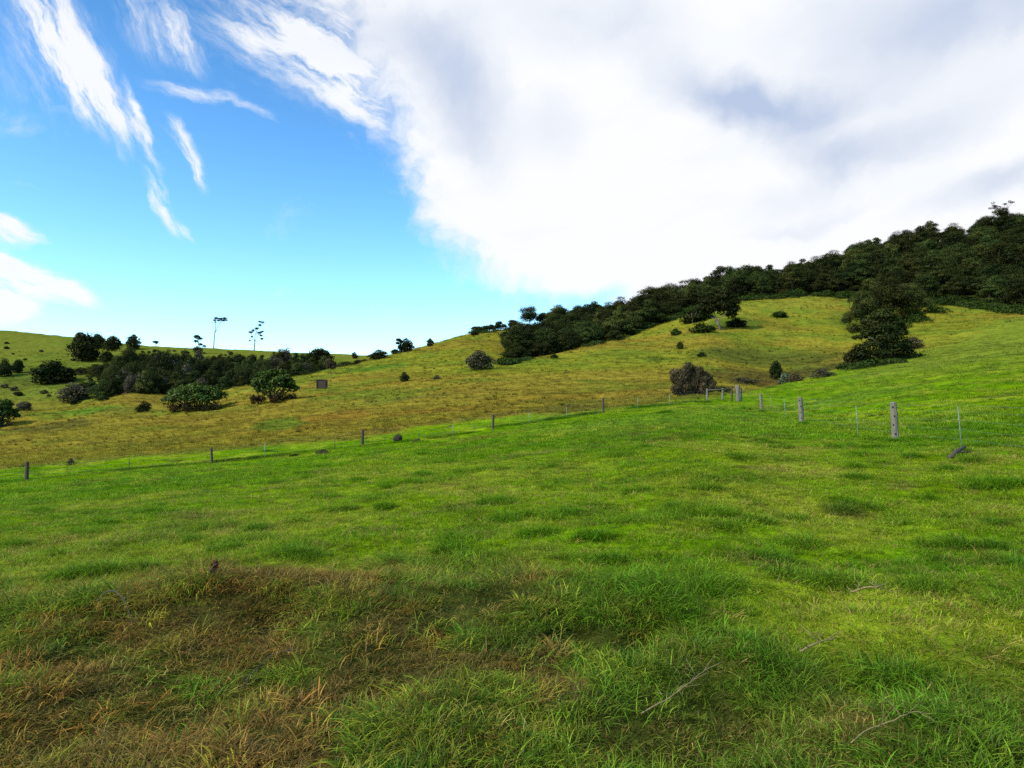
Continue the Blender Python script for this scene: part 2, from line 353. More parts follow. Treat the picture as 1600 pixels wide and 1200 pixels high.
def leaves_mesh(name, cen, nrm, size, aspect=1.6, seed=1, top_light=None, droop=0):
    """bent leaf shaped quads (two triangles pairs) at points cen with rough normals nrm"""
    r = np.random.default_rng(seed); n = len(cen)
    nn = nrm + r.normal(0, .55, (n, 3)); nn /= np.linalg.norm(nn, axis=1)[:, None] + 1e-9
    u = np.cross(nn, r.normal(0, 1, (n, 3))); u /= np.linalg.norm(u, axis=1)[:, None] + 1e-9
    if droop: u[:, 2] -= droop; u /= np.linalg.norm(u, axis=1)[:, None]
    v = np.cross(nn, u); v /= np.linalg.norm(v, axis=1)[:, None] + 1e-9
    s = (size * r.uniform(.6, 1.35, n))[:, None]
    L = u * s * aspect * .5; W = v * s * .5; B = nn * s * .18
    co = np.stack([cen - L, cen - W * r.uniform(.7, 1, (n, 1)) + B, cen + L, cen + W + B], 1).reshape(-1, 3)
    q = np.arange(n * 4).reshape(n, 4)
    tr = np.concatenate([q[:, [0, 1, 2]], q[:, [0, 2, 3]]])
    me = mesh_np(name, co, None, tr)
    lit = np.zeros(n) + .8 if top_light is None else top_light
    va = np.stack([r.random(n), r.random(n), lit], 1); set_col(me, 'vary', np.repeat(va, 4, 0)); return me

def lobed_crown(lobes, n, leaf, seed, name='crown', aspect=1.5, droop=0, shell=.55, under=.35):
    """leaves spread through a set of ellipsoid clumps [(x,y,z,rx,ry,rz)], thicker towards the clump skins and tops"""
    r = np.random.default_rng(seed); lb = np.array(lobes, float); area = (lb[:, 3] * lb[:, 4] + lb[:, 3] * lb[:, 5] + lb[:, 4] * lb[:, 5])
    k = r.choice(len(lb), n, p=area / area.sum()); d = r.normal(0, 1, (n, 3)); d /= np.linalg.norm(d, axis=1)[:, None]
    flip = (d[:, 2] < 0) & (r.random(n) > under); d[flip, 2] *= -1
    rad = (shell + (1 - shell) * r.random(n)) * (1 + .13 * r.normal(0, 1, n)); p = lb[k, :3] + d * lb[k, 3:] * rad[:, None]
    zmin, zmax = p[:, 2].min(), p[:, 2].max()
    lit = np.clip(.45 + .4 * d[:, 2] + .35 * (p[:, 2] - zmin) / (zmax - zmin + .01), 0, 1)  # tone rises with upward facing and height: painted top light
    return leaves_mesh(name, p, d * 1.1 + np.array([0, 0, .35]), leaf, aspect, seed, lit, droop)

def gen_lobes(h, w, base, n, seed, lob=.30, flat=.8, top=.5):
    """clump centres arranged as a dome h high and w wide that starts at height base"""
    r = random.Random(seed); L = []; ch = h - base
    for i in range(n):
        a = r.uniform(0, 2 * math.pi); t = r.random() ** .5
        rr = t * w * .5 * (1 - lob * .9); zc = base + ch * (.30 + (top) * (1 - t ** 2) * r.uniform(.55, 1.0) + r.uniform(-.12, .10))
        s = w * lob * r.uniform(.55, 1.1)
        zc = min(zc, h - s * flat * .9)
        L.append((rr * math.cos(a), rr * math.sin(a), max(zc, base + s * flat * .55), s, s, s * flat * r.uniform(.8, 1.15)))
    if base == 0:
        for i in range(9):
            a = i * .7 + r.uniform(-.2, .2); s = w * lob * r.uniform(.7, 1.0); q = w * .5 * r.uniform(.45, .8) * (1 - lob); L.append((q * math.cos(a), q * math.sin(a), s * flat * .7, s, s, s * flat))
    s = w * lob * .95; L.append((0, 0, h - s * flat, s, s, s * flat)); L.append((0, 0, base + ch * .45, w * .27, w * .27, ch * .34))
    return L
def gen_trunk(lobes, h, base, r0, seed, lean=0, nl=6):
    r = random.Random(seed); out = []
    fork = Vector((lean * base, r.uniform(-.1, .1) * base, max(base * .9, h * .15)))
    mid = fork * .5 + Vector((r.uniform(-.1, .1) * base, 0, 0))
    out.append(([Vector((0, 0, -.4)), Vector((0, 0, .1)), mid, fork], [r0 * 1.5, r0 * 1.15, r0 * .9, r0 * .75], 7))
    for L in sorted(lobes, key=lambda l: -l[2])[:nl]:
        c = Vector(L[:3]); m = fork.lerp(c, .5) + Vector((r.uniform(-.3, .3), r.uniform(-.3, .3), r.uniform(-.1, .4))) * .12 * h
        out.append(([fork - Vector((0, 0, .05)), m, c], [r0 * .5, r0 * .34, r0 * .12], 5))
    return out

def recenter(lobes, f): return [tuple(v * f for v in l) for l in lobes]
class Kind:      # a tree shape reused by several trees (the copies share the meshes)
    def __init__(s, crown, trunk, h, w): s.crown, s.trunk, s.h, s.w = crown, trunk, h, w
def mk_kind(h, w, base, n, leaves, leaf, seed, mat, r0=.18, lob=.28, flat=.8, lean=0, bark='bark', aspect=1.5, top=.5, droop=0, nl=6):
    lb = gen_lobes(h, w, base, n, seed, lob, flat, top)
    cr = lobed_crown(lb, leaves, leaf, seed, 'crown', aspect, droop); cr.materials.append(M[mat])
    tr = tubes_mesh('trunk', gen_trunk(lb, h, base, r0, seed, lean, nl)); tr.materials.append(M[bark])
    return Kind(cr, tr, h, w)
def plant(kind, name, loc, label, cat, group=None, h=None, w=None, rz=None, trunk=True, cname='crown'):
    e = empty(name, loc, label, cat, group)
    sh = (h or kind.h) / kind.h; sw = (w or kind.w) / kind.w
    e.scale = (sw, sw, sh); e.rotation_euler = (0, 0, random.uniform(0, 6.28) if rz is None else rz)
    o = bpy.data.objects.new(cname, kind.crown); COL.objects.link(o); o.parent = e
    if trunk: t = bpy.data.objects.new('trunk' if cname == 'crown' else 'stem', kind.trunk); COL.objects.link(t); t.parent = e
    return e

# ================================================================== GROUND
def build_ground():
    a1 = np.radians(np.arange(-48, 48.01, .17)); a2 = np.radians(np.arange(48.8, 311.3, 2.5))
    th = np.concatenate([a1, a2]); rr = np.concatenate([[.25, .6, 1.0], np.exp(np.linspace(math.log(1.4), math.log(560), 620)), np.exp(np.linspace(math.log(575), math.log(3500), 24))])
    T, R = np.meshgrid(th, rr, indexing='ij'); x = R * np.sin(T); y = R * np.cos(T)
    tw = np.where(T > math.pi, T - 2 * math.pi, T); z = H(x.ravel(), y.ravel()).reshape(x.shape)
    n, mr = x.shape; co = np.stack([x, y, z], -1).reshape(-1, 3)
    i = np.arange(n)[:, None]; j = np.arange(mr - 1)[None, :]; i2 = (i + 1) % n
    q = np.stack([i * mr + j, i * mr + j + 1, i2 * mr + j + 1, i2 * mr + j], -1).reshape(-1, 4)
    c0 = len(co); co = np.vstack([co, [[0, 0, float(H(0.0, .01))]]])
    tr = np.stack([np.full(n, c0), np.arange(n) * mr, ((np.arange(n) + 1) % n) * mr], -1)
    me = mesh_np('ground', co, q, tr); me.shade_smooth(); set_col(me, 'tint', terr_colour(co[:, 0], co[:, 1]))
    tag(link_mesh('ground', me, M['ground']), kind='structure')
build_ground()

# ================================================================== GRASS (stuff)
SRC = bpy.data.collections.new('grass_tuft_shapes')       # not linked to the scene: only feeds the scatter
def tuft(name, nb, L, rad, wid, lean, curl, seed, flatness=0, segs=3, drymin=0):
    r = np.random.default_rng(seed); co = []; q = []; t = []; va = []
    for b in range(nb):
        a = r.uniform(0, 6.283); rr = rad * math.sqrt(r.random()); base = np.array([rr * math.cos(a), rr * math.sin(a), -.015])
        az = a + r.normal(0, 1.2); ln = L * r.uniform(.45, 1.2); le = abs(r.normal(lean, .22)) + flatness; cu = curl * r.uniform(.3, 1.6)
        dirh = np.array([math.cos(az), math.sin(az), 0]); side = np.array([-dirh[1], dirh[0], 0]); ang = le; p = base.copy(); w0 = wid * r.uniform(.6, 1.2)
        tw = r.uniform(-.6, .6); sd = side * math.cos(tw) + np.array([0, 0, 1]) * math.sin(tw) * .6
        o = len(co); br = r.random(); dr = max(r.random(), drymin)
        for s in range(segs + 1):
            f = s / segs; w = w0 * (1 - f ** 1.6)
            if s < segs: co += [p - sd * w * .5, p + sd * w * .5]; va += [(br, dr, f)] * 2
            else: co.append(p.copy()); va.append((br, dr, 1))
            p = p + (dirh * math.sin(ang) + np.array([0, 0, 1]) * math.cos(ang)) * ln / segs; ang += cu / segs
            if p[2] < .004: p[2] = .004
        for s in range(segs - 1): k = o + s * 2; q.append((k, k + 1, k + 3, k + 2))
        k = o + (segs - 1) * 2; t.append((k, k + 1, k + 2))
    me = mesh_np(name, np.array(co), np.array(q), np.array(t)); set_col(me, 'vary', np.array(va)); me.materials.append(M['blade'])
    ob = bpy.data.objects.new(name, me); SRC.objects.link(ob)
# names sort alphabetically = instance index
tuft('a_short', 48, .062, .12, .0052, .8, 1.0, 1)
tuft('b_short', 48, .055, .13, .0048, 1.0, 1.0, 2)
tuft('c_mid', 46, .10, .12, .0054, .7, 1.3, 3)
tuft('d_mid', 42, .115, .14, .0054, .9, 1.3, 4)
tuft('e_long', 36, .165, .10, .0074, .45, 1.5, 5, segs=4)
tuft('f_long', 32, .21, .12, .0074, .65, 1.8, 6, segs=4)
tuft('g_straw', 20, .11, .14, .0046, 1.0, .9, 7, segs=4, drymin=.9)
tuft('h_straw', 16, .15, .16, .0046, 1.15, .6, 8, segs=4, drymin=.9)
tuft('i_tussock', 60, .5, .16, .022, .45, 1.1, 9)
tuft('j_tussock', 50, .38, .22, .022, .65, 1.0, 10)
tuft('k_far', 40, .13, .2, .012, .6, .9, 11, segs=2)
tuft('l_far', 40, .11, .22, .011, .8, .9, 12, segs=2)

def scatter(name, x, y, idx, scl, col, label=None):
    n = len(x); z = H(x, y); co = np.stack([x, y, z], 1)
    me = bpy.data.meshes.new(name); me.vertices.add(n); me.vertices.foreach_set('co', co.astype(np.float32).ravel())
    a = me.attributes.new('pick', 'INT', 'POINT'); a.data.foreach_set('value', idx.astype(np.int32))
    rot = np.stack([RNG.normal(0, .12, n), RNG.normal(0, .12, n), RNG.uniform(0, 6.283, n)], 1).astype(np.float32)
    a = me.attributes.new('turn', 'FLOAT_VECTOR', 'POINT'); a.data.foreach_set('vector', rot.ravel())
    a = me.attributes.new('grow', 'FLOAT_VECTOR', 'POINT'); a.data.foreach_set('vector', scl.astype(np.float32).ravel())
    a = me.attributes.new('tint', 'FLOAT_COLOR', 'POINT'); c = np.ones((n, 4), np.float32); c[:, :3] = col; a.data.foreach_set('color', c.ravel())
    o = bpy.data.objects.new(name, me); COL.objects.link(o); me.materials.append(M['blade'])
    ng = bpy.data.node_groups.new(name + '_scatter', 'GeometryNodeTree')
    ng.interface.new_socket('Geometry', in_out='INPUT', socket_type='NodeSocketGeometry'); ng.interface.new_socket('Geometry', in_out='OUTPUT', socket_type='NodeSocketGeometry')
    nd, lk = ng.nodes, ng.links; gi = nd.new('NodeGroupInput'); go = nd.new('NodeGroupOutput'); ip = nd.new('GeometryNodeInstanceOnPoints')
    ci = nd.new('GeometryNodeCollectionInfo'); ci.inputs['Collection'].default_value = SRC; ci.inputs['Separate Children'].default_value = True; ci.inputs['Reset Children'].default_value = True
    def att(nm, dt):
        k = nd.new('GeometryNodeInputNamedAttribute'); k.data_type = dt; k.inputs['Name'].default_value = nm; return k.outputs['Attribute']
    e2r = nd.new('FunctionNodeEulerToRotation'); lk.new(att('turn', 'FLOAT_VECTOR'), e2r.inputs[0])
    lk.new(gi.outputs[0], ip.inputs['Points']); lk.new(ci.outputs[0], ip.inputs['Instance']); ip.inputs['Pick Instance'].default_value = True
    lk.new(att('pick', 'INT'), ip.inputs['Instance Index']); lk.new(e2r.outputs[0], ip.inputs['Rotation']); lk.new(att('grow', 'FLOAT_VECTOR'), ip.inputs['Scale'])
    lk.new(ip.outputs[0], go.inputs[0]); md = o.modifiers.new('scatter', 'NODES'); md.node_group = ng
    return tag(o, label, None, None, 'stuff')
def fan(n, y0, y1, p0=-260, p1=1860, power=1.0):
    """random places between depths y0..y1 across the view and a margin at its sides; power shapes the depth density (1 = even per log metre)"""
    u = RNG.random(n)
    if power == 1.0: Y = y0 * (y1 / y0) ** u
    else: k = 1 - power + 0.0; Y = (y0 ** k + u * (y1 ** k - y0 ** k)) ** (1 / k)
    px = RNG.uniform(p0, p1, n); return Y * lat(px), Y, px
LUSH = []
def lush(px, py, r, k=1.0):
    p = hit(px, py); R_ = r * p.y / F
    for _ in range(4): LUSH.append((p.x + random.gauss(0, .42) * R_, p.y + random.gauss(0, .5) * R_, R_ * random.uniform(.3, .6), k))
for a in [(833, 838, 36), (805, 812, 30), (400, 828, 26), (490, 862, 60), (290, 897, 50), (775, 783, 36), (880, 806, 26), (1085, 918, 80), (1280, 912, 55), (665, 742, 24), (720, 741, 18),
          (555, 752, 16), (505, 730, 22), (1150, 715, 20), (1215, 700, 18), (1150, 812, 30), (1320, 790, 46), (1470, 735, 30), (1540, 760, 60), (940, 880, 34), (610, 880, 30), (120, 900, 60),
          (40, 850, 30), (1500, 850, 40), (360, 858, 22), (1050, 800, 18), (1190, 690, 16), (1300, 700, 10), (1000, 770, 16), (530, 800, 16), (600, 795, 16), (930, 840, 20), (240, 800, 20), (60, 800, 26),
          (1170, 640, 16), (1045, 645, 20), (1190, 1040, 120), (1380, 1060, 80), (1250, 850, 34), (700, 860, 18), (1420, 715, 18)]: lush(*a)
for _ in range(130):
    py_ = 640 + 330 * random.random() ** 1.5; px_ = random.uniform(-40, 1640)
    if py_ > 745 - px_ * .1: q_ = hit(px_, py_); LUSH.append((q_.x, q_.y, random.uniform(.10, .32), random.uniform(.5, 1)))
for px_ in range(-20, 1090, 13):
    if random.random() < .6: q_ = at(px_, float(np.interp(px_, PXG, YK[:, 0])) + random.uniform(-.5, 1.2)); LUSH.append((q_.x, q_.y, random.uniform(.25, .9), random.uniform(.6, 1)))
for a_ in [(1399, 691), (1253, 663), (1190, 643), (1503, 706), (1105, 629)]: lush(a_[0], a_[1], 8)
def lushness(x, y):
    m = np.zeros(len(x))
    for (cx, cy, r, k) in LUSH:
        e = ((x - cx) / r) ** 2 + ((y - cy) / (r * .9)) ** 2; m = np.maximum(m, np.exp(-e * 1.2) * k)
    m = np.maximum(m, sstep(.62, .74, fbm(x, y, 1.1, 201, 3)) * .6)
    return m
def paddock_grass():
    X = []; 
    x1, y1, _ = fan(15500, 2.3, 9, power=.2); x2, y2, _ = fan(52000, 9, 30, power=.7); x3, y3, _ = fan(34000, 30, 150, -200, 1800, power=1.15)
    xb, yb = RNG.uniform(-5, 5, 1500), RNG.uniform(-1.5, 2.4, 1500)
    lx = []; ly = []
    for (cx, cy, r, k) in LUSH:
        n = int(np.clip(90 * (r * r) * 6, 12, 260)); a = RNG.normal(0, .5, n) * r; b = RNG.normal(0, .42, n) * r; lx.append(cx + a); ly.append(cy + b)
    x = np.concatenate([x1, x2, x3, xb] + lx); y = np.concatenate([y1, y2, y3, yb] + ly)
    c, hill, fg, br = land_colour(x, y); keep = (RNG.random(len(x)) > hill * 1.0)
    x, y, c, fg, br = x[keep], y[keep], c[keep], fg[keep], br[keep]; n = len(x); d = np.hypot(x, y)
    lu = lushness(x, y); r = RNG.random(n); idx = np.where(r < .5, 0, 1)
    idx = np.where((r > .70) | (lu > .35), np.where(RNG.random(n) < .5, 2, 3), idx)
    idx = np.where((lu > .55) & (RNG.random(n) < .7), np.where(RNG.random(n) < .5, 4, 5), idx)
    idx = np.where((fg > .5) & (RNG.random(n) < .42), np.where(RNG.random(n) < .6, 4, 5), idx)
    straw = RNG.random(n) < (.18 + .30 * sstep(.55, .75, fbm(x, y, 1.7, 301, 3)) + .22 * br); straw &= lu < .4
    idx = np.where(straw, np.where(RNG.random(n) < .5, 6, 7), idx)
    farr = (d > 24) & (lu < .5); idx = np.where(farr & ~straw, np.where(RNG.random(n) < .5, 10, 11), idx)
    s = np.interp(d, [2, 8, 20, 24, 60, 150], [.82, 1.0, 1.25, 1.35, 2.2, 4.2]) * RNG.uniform(.7, 1.3, n)
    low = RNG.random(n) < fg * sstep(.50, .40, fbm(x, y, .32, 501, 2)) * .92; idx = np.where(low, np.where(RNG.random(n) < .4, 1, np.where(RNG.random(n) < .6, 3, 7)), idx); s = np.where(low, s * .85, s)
    s = np.where(farr, s * .8, s); s = np.where(lu >= .5, np.minimum(s, 1.3), s)
    hs = s * np.where(farr, np.interp(d, [24, 60, 150], [.8, .5, .35]), .85) * (1 + .25 * lu)
    c = lerp(c, C(.065, .200, .008), lu * .65); j = RNG.uniform(.58, 1.42, (n, 1)); hue = RNG.normal(0, .10, n)
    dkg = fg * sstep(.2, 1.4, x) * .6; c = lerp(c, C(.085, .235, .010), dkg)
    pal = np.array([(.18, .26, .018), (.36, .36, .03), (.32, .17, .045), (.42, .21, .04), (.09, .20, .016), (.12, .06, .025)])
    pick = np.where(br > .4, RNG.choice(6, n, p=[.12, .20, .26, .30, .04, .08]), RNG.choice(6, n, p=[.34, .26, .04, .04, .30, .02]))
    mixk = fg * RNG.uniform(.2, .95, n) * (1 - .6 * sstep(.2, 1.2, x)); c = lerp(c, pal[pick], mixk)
    c = np.where(low[:, None], c * np.array([.62, .52, .6]), c) * (1.10 + .06 * fg)[:, None]  # short tufts darkened too, carrying the painted hollow shade
    c = c * j; c[:, 0] *= 1 + hue; c = np.where(straw[:, None], C(.50, .40, .10) * j * np.where(br > .4, .75, 1)[:, None] * [1, .92, .8], c)
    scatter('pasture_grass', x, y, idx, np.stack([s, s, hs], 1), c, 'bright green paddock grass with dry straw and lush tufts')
paddock_grass()
def hill_grass():
    x, y, px = fan(52000, 42, 330, -200, 1800, power=.9); c, hill, fg, br = land_colour(x, y); ff = forest_floor(x, y)
    keep = (RNG.random(len(x)) < hill) & (ff < .3); x, y, c = x[keep], y[keep], c[keep]; n = len(x); d = y
    big = RNG.random(n) < .05 + .13 * sstep(.5, .7, fbm(x, y, 11, 401, 3)); idx = np.where(big, np.where(RNG.random(n) < .5, 8, 9), np.where(RNG.random(n) < .5, 10, 11))
    s = np.where(big, np.interp(d, [50, 300], [.7, 1.5]), np.interp(d, [50, 300], [2.2, 5.0])) * RNG.uniform(.6, 1.4, n)
    j = RNG.uniform(.75, 1.25, (n, 1)); c = c * j; dk = big & (RNG.random(n) < .5); c = np.where(dk[:, None], c * .5, c)
    hz = np.where(big, .85, .8)
    scatter('hill_grass', x, y, idx, np.stack([s, s, s * hz], 1), c, 'dry yellow green hillside grass with darker tussocks')
hill_grass()

# ================================================================== TREES
def mpx(px_len, Y): return px_len * Y / F
FK = []
for i in range(9):
    h, w = [(9, 9), (10, 8.5), (8.5, 9.5), (11, 9), (9.5, 8), (10.5, 10), (8, 8.5), (9, 8), (12, 9)][i]
    FK.append(mk_kind(h, w, 0, 28 + i % 4 * 6, 16000, .21, 100 + i, 'forest' if i % 3 else 'dark', .2, lob=.155 + .028 * (i % 4), flat=.75 + .1 * (i % 3), top=.52 + .04 * (i % 3)))
UK = [mk_kind(2.2, 4.4, 0, 10, 1500, .32, 150 + i, 'fern', .05, lob=.3, flat=.6, top=.4) for i in range(3)]

def forest():
    pts = []
    ft = lambda px: float(np.interp(px, [790, 860, 950, 1060, 1110, 1160, 1300, 1400, 1450, 1500, 1600, 1900], [170, 176, 194, 230, 234, 241, 245, 238, 238, 233, 219, 214]))
    top = lambda px: float(np.interp(px, PXG, YK[:, -1])) + 6
    tries = 0
    while tries < 60000 and len(pts) < 296:
        tries += 1; px = random.uniform(792, 1690); a, b = ft(px), top(px); Y = a + 3 + (b - a) * random.random() ** 1.35
        if px < 868 and 204 < Y: continue
        x = Y * lat(px); sep = 6.2 + (Y - 200) * .016
        if px > 1640: sep *= 1.3
        if all((x - q[0]) ** 2 + ((Y - q[1]) * .72) ** 2 > sep ** 2 for q in pts): pts.append((x, Y, px))
    pts.sort(key=lambda q: q[1])
    for (x, Y, px) in pts:
        k = random.choice(FK); s = random.choice([.7, .82, .9, .96, 1.02, 1.08]) * random.uniform(.95, 1.05)
        edge = Y < ft(px) + 7
        if edge: s *= .82
        h = k.h * s * 1.02; w = k.w * s * random.uniform(1.2, 1.45)
        if px < 1000: h *= .82; w *= .85
        h *= np.interp(px, [1250, 1500], [1, 1.12]); w *= np.interp(px, [1250, 1450], [1, 1.12]); h = float(h); w = float(w)
        plant(k, 'forest_tree', (x, Y, float(H(x, Y)) - .3), 'dark evergreen tree packed into the dense forest covering the upper right hillside', 'tree', 'trees of the dense forest on the upper right hillside', h, w)
forest()
BUSHES = [
 # px, base py, height px, width px, kind, name, label, category, group
 (133, 564, 44, 50, 'd', 'large_bush', 'large dark rounded bush just under the skyline of the left hill', 'bush'),
 (152, 540, 19, 26, 'd', 'small_tree', 'small dark tree on the left skyline behind the large rounded bush', 'tree'),
 (175, 548, 24, 26, 'd', 'round_bush', 'round dark bush below the left skyline, between the large bush and the twiggy top', 'bush'),
 (208, 546, 22, 22, 'd', 'round_bush', 'dark round bush on the left hill with a thin twiggy top above it', 'bush'),
 (168, 566, 18, 22, 'd', 'round_bush', 'small dark bush at the right foot of the large rounded bush on the left hill', 'bush'),
 (82, 600, 38, 64, 'd', 'large_bush', 'wide dark dome shaped bush standing alone on the lower left hill', 'bush'),
 (7, 588, 28, 24, 'd', 'round_bush', 'dark bush at the left edge of the picture on the far hillside', 'bush'),
 (28, 583, 22, 18, 'd', 'round_bush', 'small dark bush beside the one at the left edge of the far hillside', 'bush'),
 (115, 627, 29, 54, 'o', 'scrubby_bush', 'dull grey green scrubby bush low in front of the left tree belt', 'bush'),
 (38, 641, 15, 27, 'o', 'low_bush', 'low brownish bush at the far end of the green strip in the left gully', 'bush'),
 (225, 644, 18, 22, 'd', 'small_bush', 'small dark bush left of the broad leafy bush with dead stems', 'bush'),
 (160, 627, 11, 17, 'f', 'small_shrub', 'small green shrub on the grassy mound left of the broad leafy bush', 'shrub'),
 (500, 572, 28, 44, 'd', 'belt_tree', 'taller dark tree at the right end of the gully tree belt', 'tree'),
 (592, 561, 15, 30, 'd', 'skyline_bush', 'low dark bush on the saddle of the skyline', 'bush'),
 (618, 553, 8, 16, 'd', 'skyline_bush', 'low dark bush at the left foot of the dense skyline tree', 'bush'),
 (634, 550, 22, 24, 'd', 'skyline_tree', 'dense dark tree standing on the rising skyline in the middle', 'tree'),
 (672, 541, 13, 11, 'd', 'skyline_bush', 'tiny dark bush on the rising skyline right of the dense tree', 'bush'),
 (554, 560, 10, 10, 'd', 'small_tree', 'tiny dark tree in the dip of the skyline', 'tree'),
 (750, 578, 32, 46, 'o', 'brown_tree', 'round brownish grey bushy tree alone on the middle slope', 'tree'),
 (631, 596, 16, 15, 'd', 'small_bush', 'small dark round bush alone in the middle of the open slope', 'bush'),
 (683, 593, 8, 14, 'o', 'small_shrub', 'small flat shrub right of the lone round bush on the open slope', 'shrub'),
 (866, 560, 9, 12, 'f', 'small_shrub', 'small green shrub just below the lower edge of the forest belt', 'shrub'),
 (953, 532, 6, 8, 'd', 'small_shrub', 'tiny dark shrub dotted on the slope below the forest belt', 'shrub'),
 (995, 516, 16, 22, 'd', 'round_bush', 'dark round bush bulging out of the lower edge of the forest belt', 'bush'),
 (742, 524, 8, 14, 'd', 'small_shrub', 'small dark shrub under the spreading trees on the skyline', 'shrub'),
 (1219, 496, 11, 24, 'f', 'small_shrub', 'small green shrub in the middle of the high clearing', 'shrub'),
 (1213, 593, 31, 20, 'd', 'upright_shrub', 'upright dark shrub in the gully behind the bright green field', 'shrub'),
 (1226, 600, 18, 26, 'p', 'pale_shrub', 'pale grey green shrub in front of the upright dark one', 'shrub'),
 (1243, 596, 14, 24, 'w', 'brown_shrub', 'brown shrub at the right side of the upright dark one', 'shrub'),
 (1284, 590, 15, 36, 'o', 'low_bush', 'low spreading bush in the gully between the upright shrub and the tall dark trees', 'bush'),
 (1063, 546, 14, 11, 'f', 'small_shrub', 'small green shrub on the slope above the weeping brown bush', 'shrub'),
 (1056, 524, 12, 16, 'f', 'small_shrub', 'small green shrub left below the pale limbed tree', 'shrub'),
 (1097, 558, 9, 16, 'd', 'small_shrub', 'small dark shrub directly behind the top of the weeping brown bush', 'shrub'),
 (1095, 616, 17, 20, 'f', 'green_bush', 'small dark green bush at the right foot of the weeping brown bush', 'bush'),
 (1128, 612, 10, 30, 'd', 'low_bush', 'low dark bush behind the timber rail of the corner posts', 'bush'),
 (1160, 600, 12, 44, 'o', 'brown_bush', 'low brown bush in the gully right behind the corner posts', 'bush'),
 (1426, 545, 20, 34, 'w', 'brown_bush', 'rounded brown bush at the right foot of the tall dark tree', 'bush'),
 (1345, 573, 38, 54, 'd', 'large_bush', 'dark bush bulging left from the foot of the tall dark tree', 'bush'),
 (1100, 498, 22, 34, 'd', 'dark_bush', 'dark bush behind the left side of the pale limbed tree', 'bush'),
 (1082, 505, 16, 40, 'd', 'dark_bush', 'low dark bush left of the pale limbed tree', 'bush'),
 (1095, 520, 17, 38, 'f', 'green_bush', 'leafy green bush at the left foot of the pale limbed tree', 'bush'),
 (1150, 511, 15, 34, 'd', 'dark_bush', 'low dark bush at the right foot of the pale limbed tree', 'bush'),
 (622, 691, 16, 19, 'o', 'fence_shrub', 'spiky grey shrub beside the lower fence, left of the small mound', 'shrub'),
 (652, 690, 7, 18, 'o', 'fence_shrub', 'flat grey brown clump right of the spiky shrub at the lower fence', 'shrub'),
 (505, 708, 9, 24, 'o', 'fence_shrub', 'low dark clump on the lower fence left of its third timber post', 'shrub'),
 (462, 712, 6, 22, 'd', 'fence_shrub', 'flat dark clump on the lower fence line midway between two timber posts', 'shrub'),
 (111, 726, 12, 12, 'w', 'fence_shrub', 'reddish brown weed clump right of the leftmost fence post', 'shrub'),
]
BK = {
 'd': [mk_kind(4, 4.6, 0, 16, 3600, .24, 300 + i, 'dark', .10, lob=.26, flat=.85, top=.5) for i in range(4)],
 'o': [mk_kind(3.2, 4.6, 0, 13, 3000, .20, 320 + i, 'olive', .08, lob=.25, flat=.8, top=.45) for i in range(2)],
 'f': [mk_kind(3, 4.4, 0, 12, 2200, .26, 330 + i, 'fern', .06, lob=.27, flat=.75, top=.45) for i in range(2)],
 'p': [mk_kind(2.4, 3, 0, 8, 1500, .22, 340, 'pale', .05, lob=.27)],
 'w': [mk_kind(2.6, 3.4, 0, 10, 2200, .20, 350, 'weep', .06, lob=.26, droop=.5)],
}
for b in BUSHES:
    px, py, hp, wp, k, nm, lab, cat = b[:8]; p = hit(px, py)
    plant(random.choice(BK[k]), nm, (p.x, p.y, p.z - .12), lab, cat, None, mpx(hp, p.y) * 1.04, mpx(wp, p.y), cname='crown' if cat == 'tree' else 'foliage')

# belt of trees along the left gully
def belt():
    top = lambda px: np.interp(px, [150, 190, 250, 300, 350, 400, 450, 500, 540, 575], [572, 553, 549, 551, 553, 553, 550, 556, 562, 566])
    bot = lambda px: np.interp(px, [150, 200, 280, 350, 400, 450, 500, 540, 575], [600, 614, 616, 606, 598, 586, 574, 566, 562])
    rows = []
    for px in np.arange(128, 575, 8.5):
        t, b = float(top(px)), float(bot(px)); hh = b - t
        nrow = max(1, int(round(hh / 14)))
        for r in range(nrow):
            f = (r + .5 + random.uniform(-.2, .2)) / nrow
            Y = 178 + (285 - 178) * f if px < 420 else 205 + 80 * f
            q = px + random.uniform(-4, 4); want_top = b - hh * min(1, f + .35) + random.uniform(-4, 2)
            x = Y * lat(q); z = float(H(x, Y)); zt = CAMZ + Y * float(slope(want_top)); h = zt - z
            if h < 2.2: h = random.uniform(2.2, 4)
            rows.append((x, Y, z, min(h, 11)))
    random.shuffle(rows)
    for (x, Y, z, h) in rows[:140]:
        k = random.choice(FK + BK['d'][:2] + BK['o'][:1])
        plant(k, 'gully_tree', (x, Y, z - .4), 'dark bushy tree crowded into the long tree belt along the left gully', 'tree', 'trees of the belt along the left gully', h * random.uniform(.75, 1.25), random.uniform(3.6, 8.0))
belt()
# scattered small shrubs of the far left hill
for i in range(34):
    px, py = random.uniform(4, 130), random.uniform(530, 640)
    if i > 24: px, py = random.uniform(215, 420), random.uniform(548, 556)
    p = hit(px, py, ymin=150)
    s = random.uniform(.7, 1.6); plant(random.choice(BK['d'] + BK['o']), 'hill_shrub', (p.x, p.y, p.z - .1), 'very small dark shrub dotted over the grassy far left hill', 'shrub', 'small shrubs dotted over the far left hill', s, s * 1.8, cname='foliage')
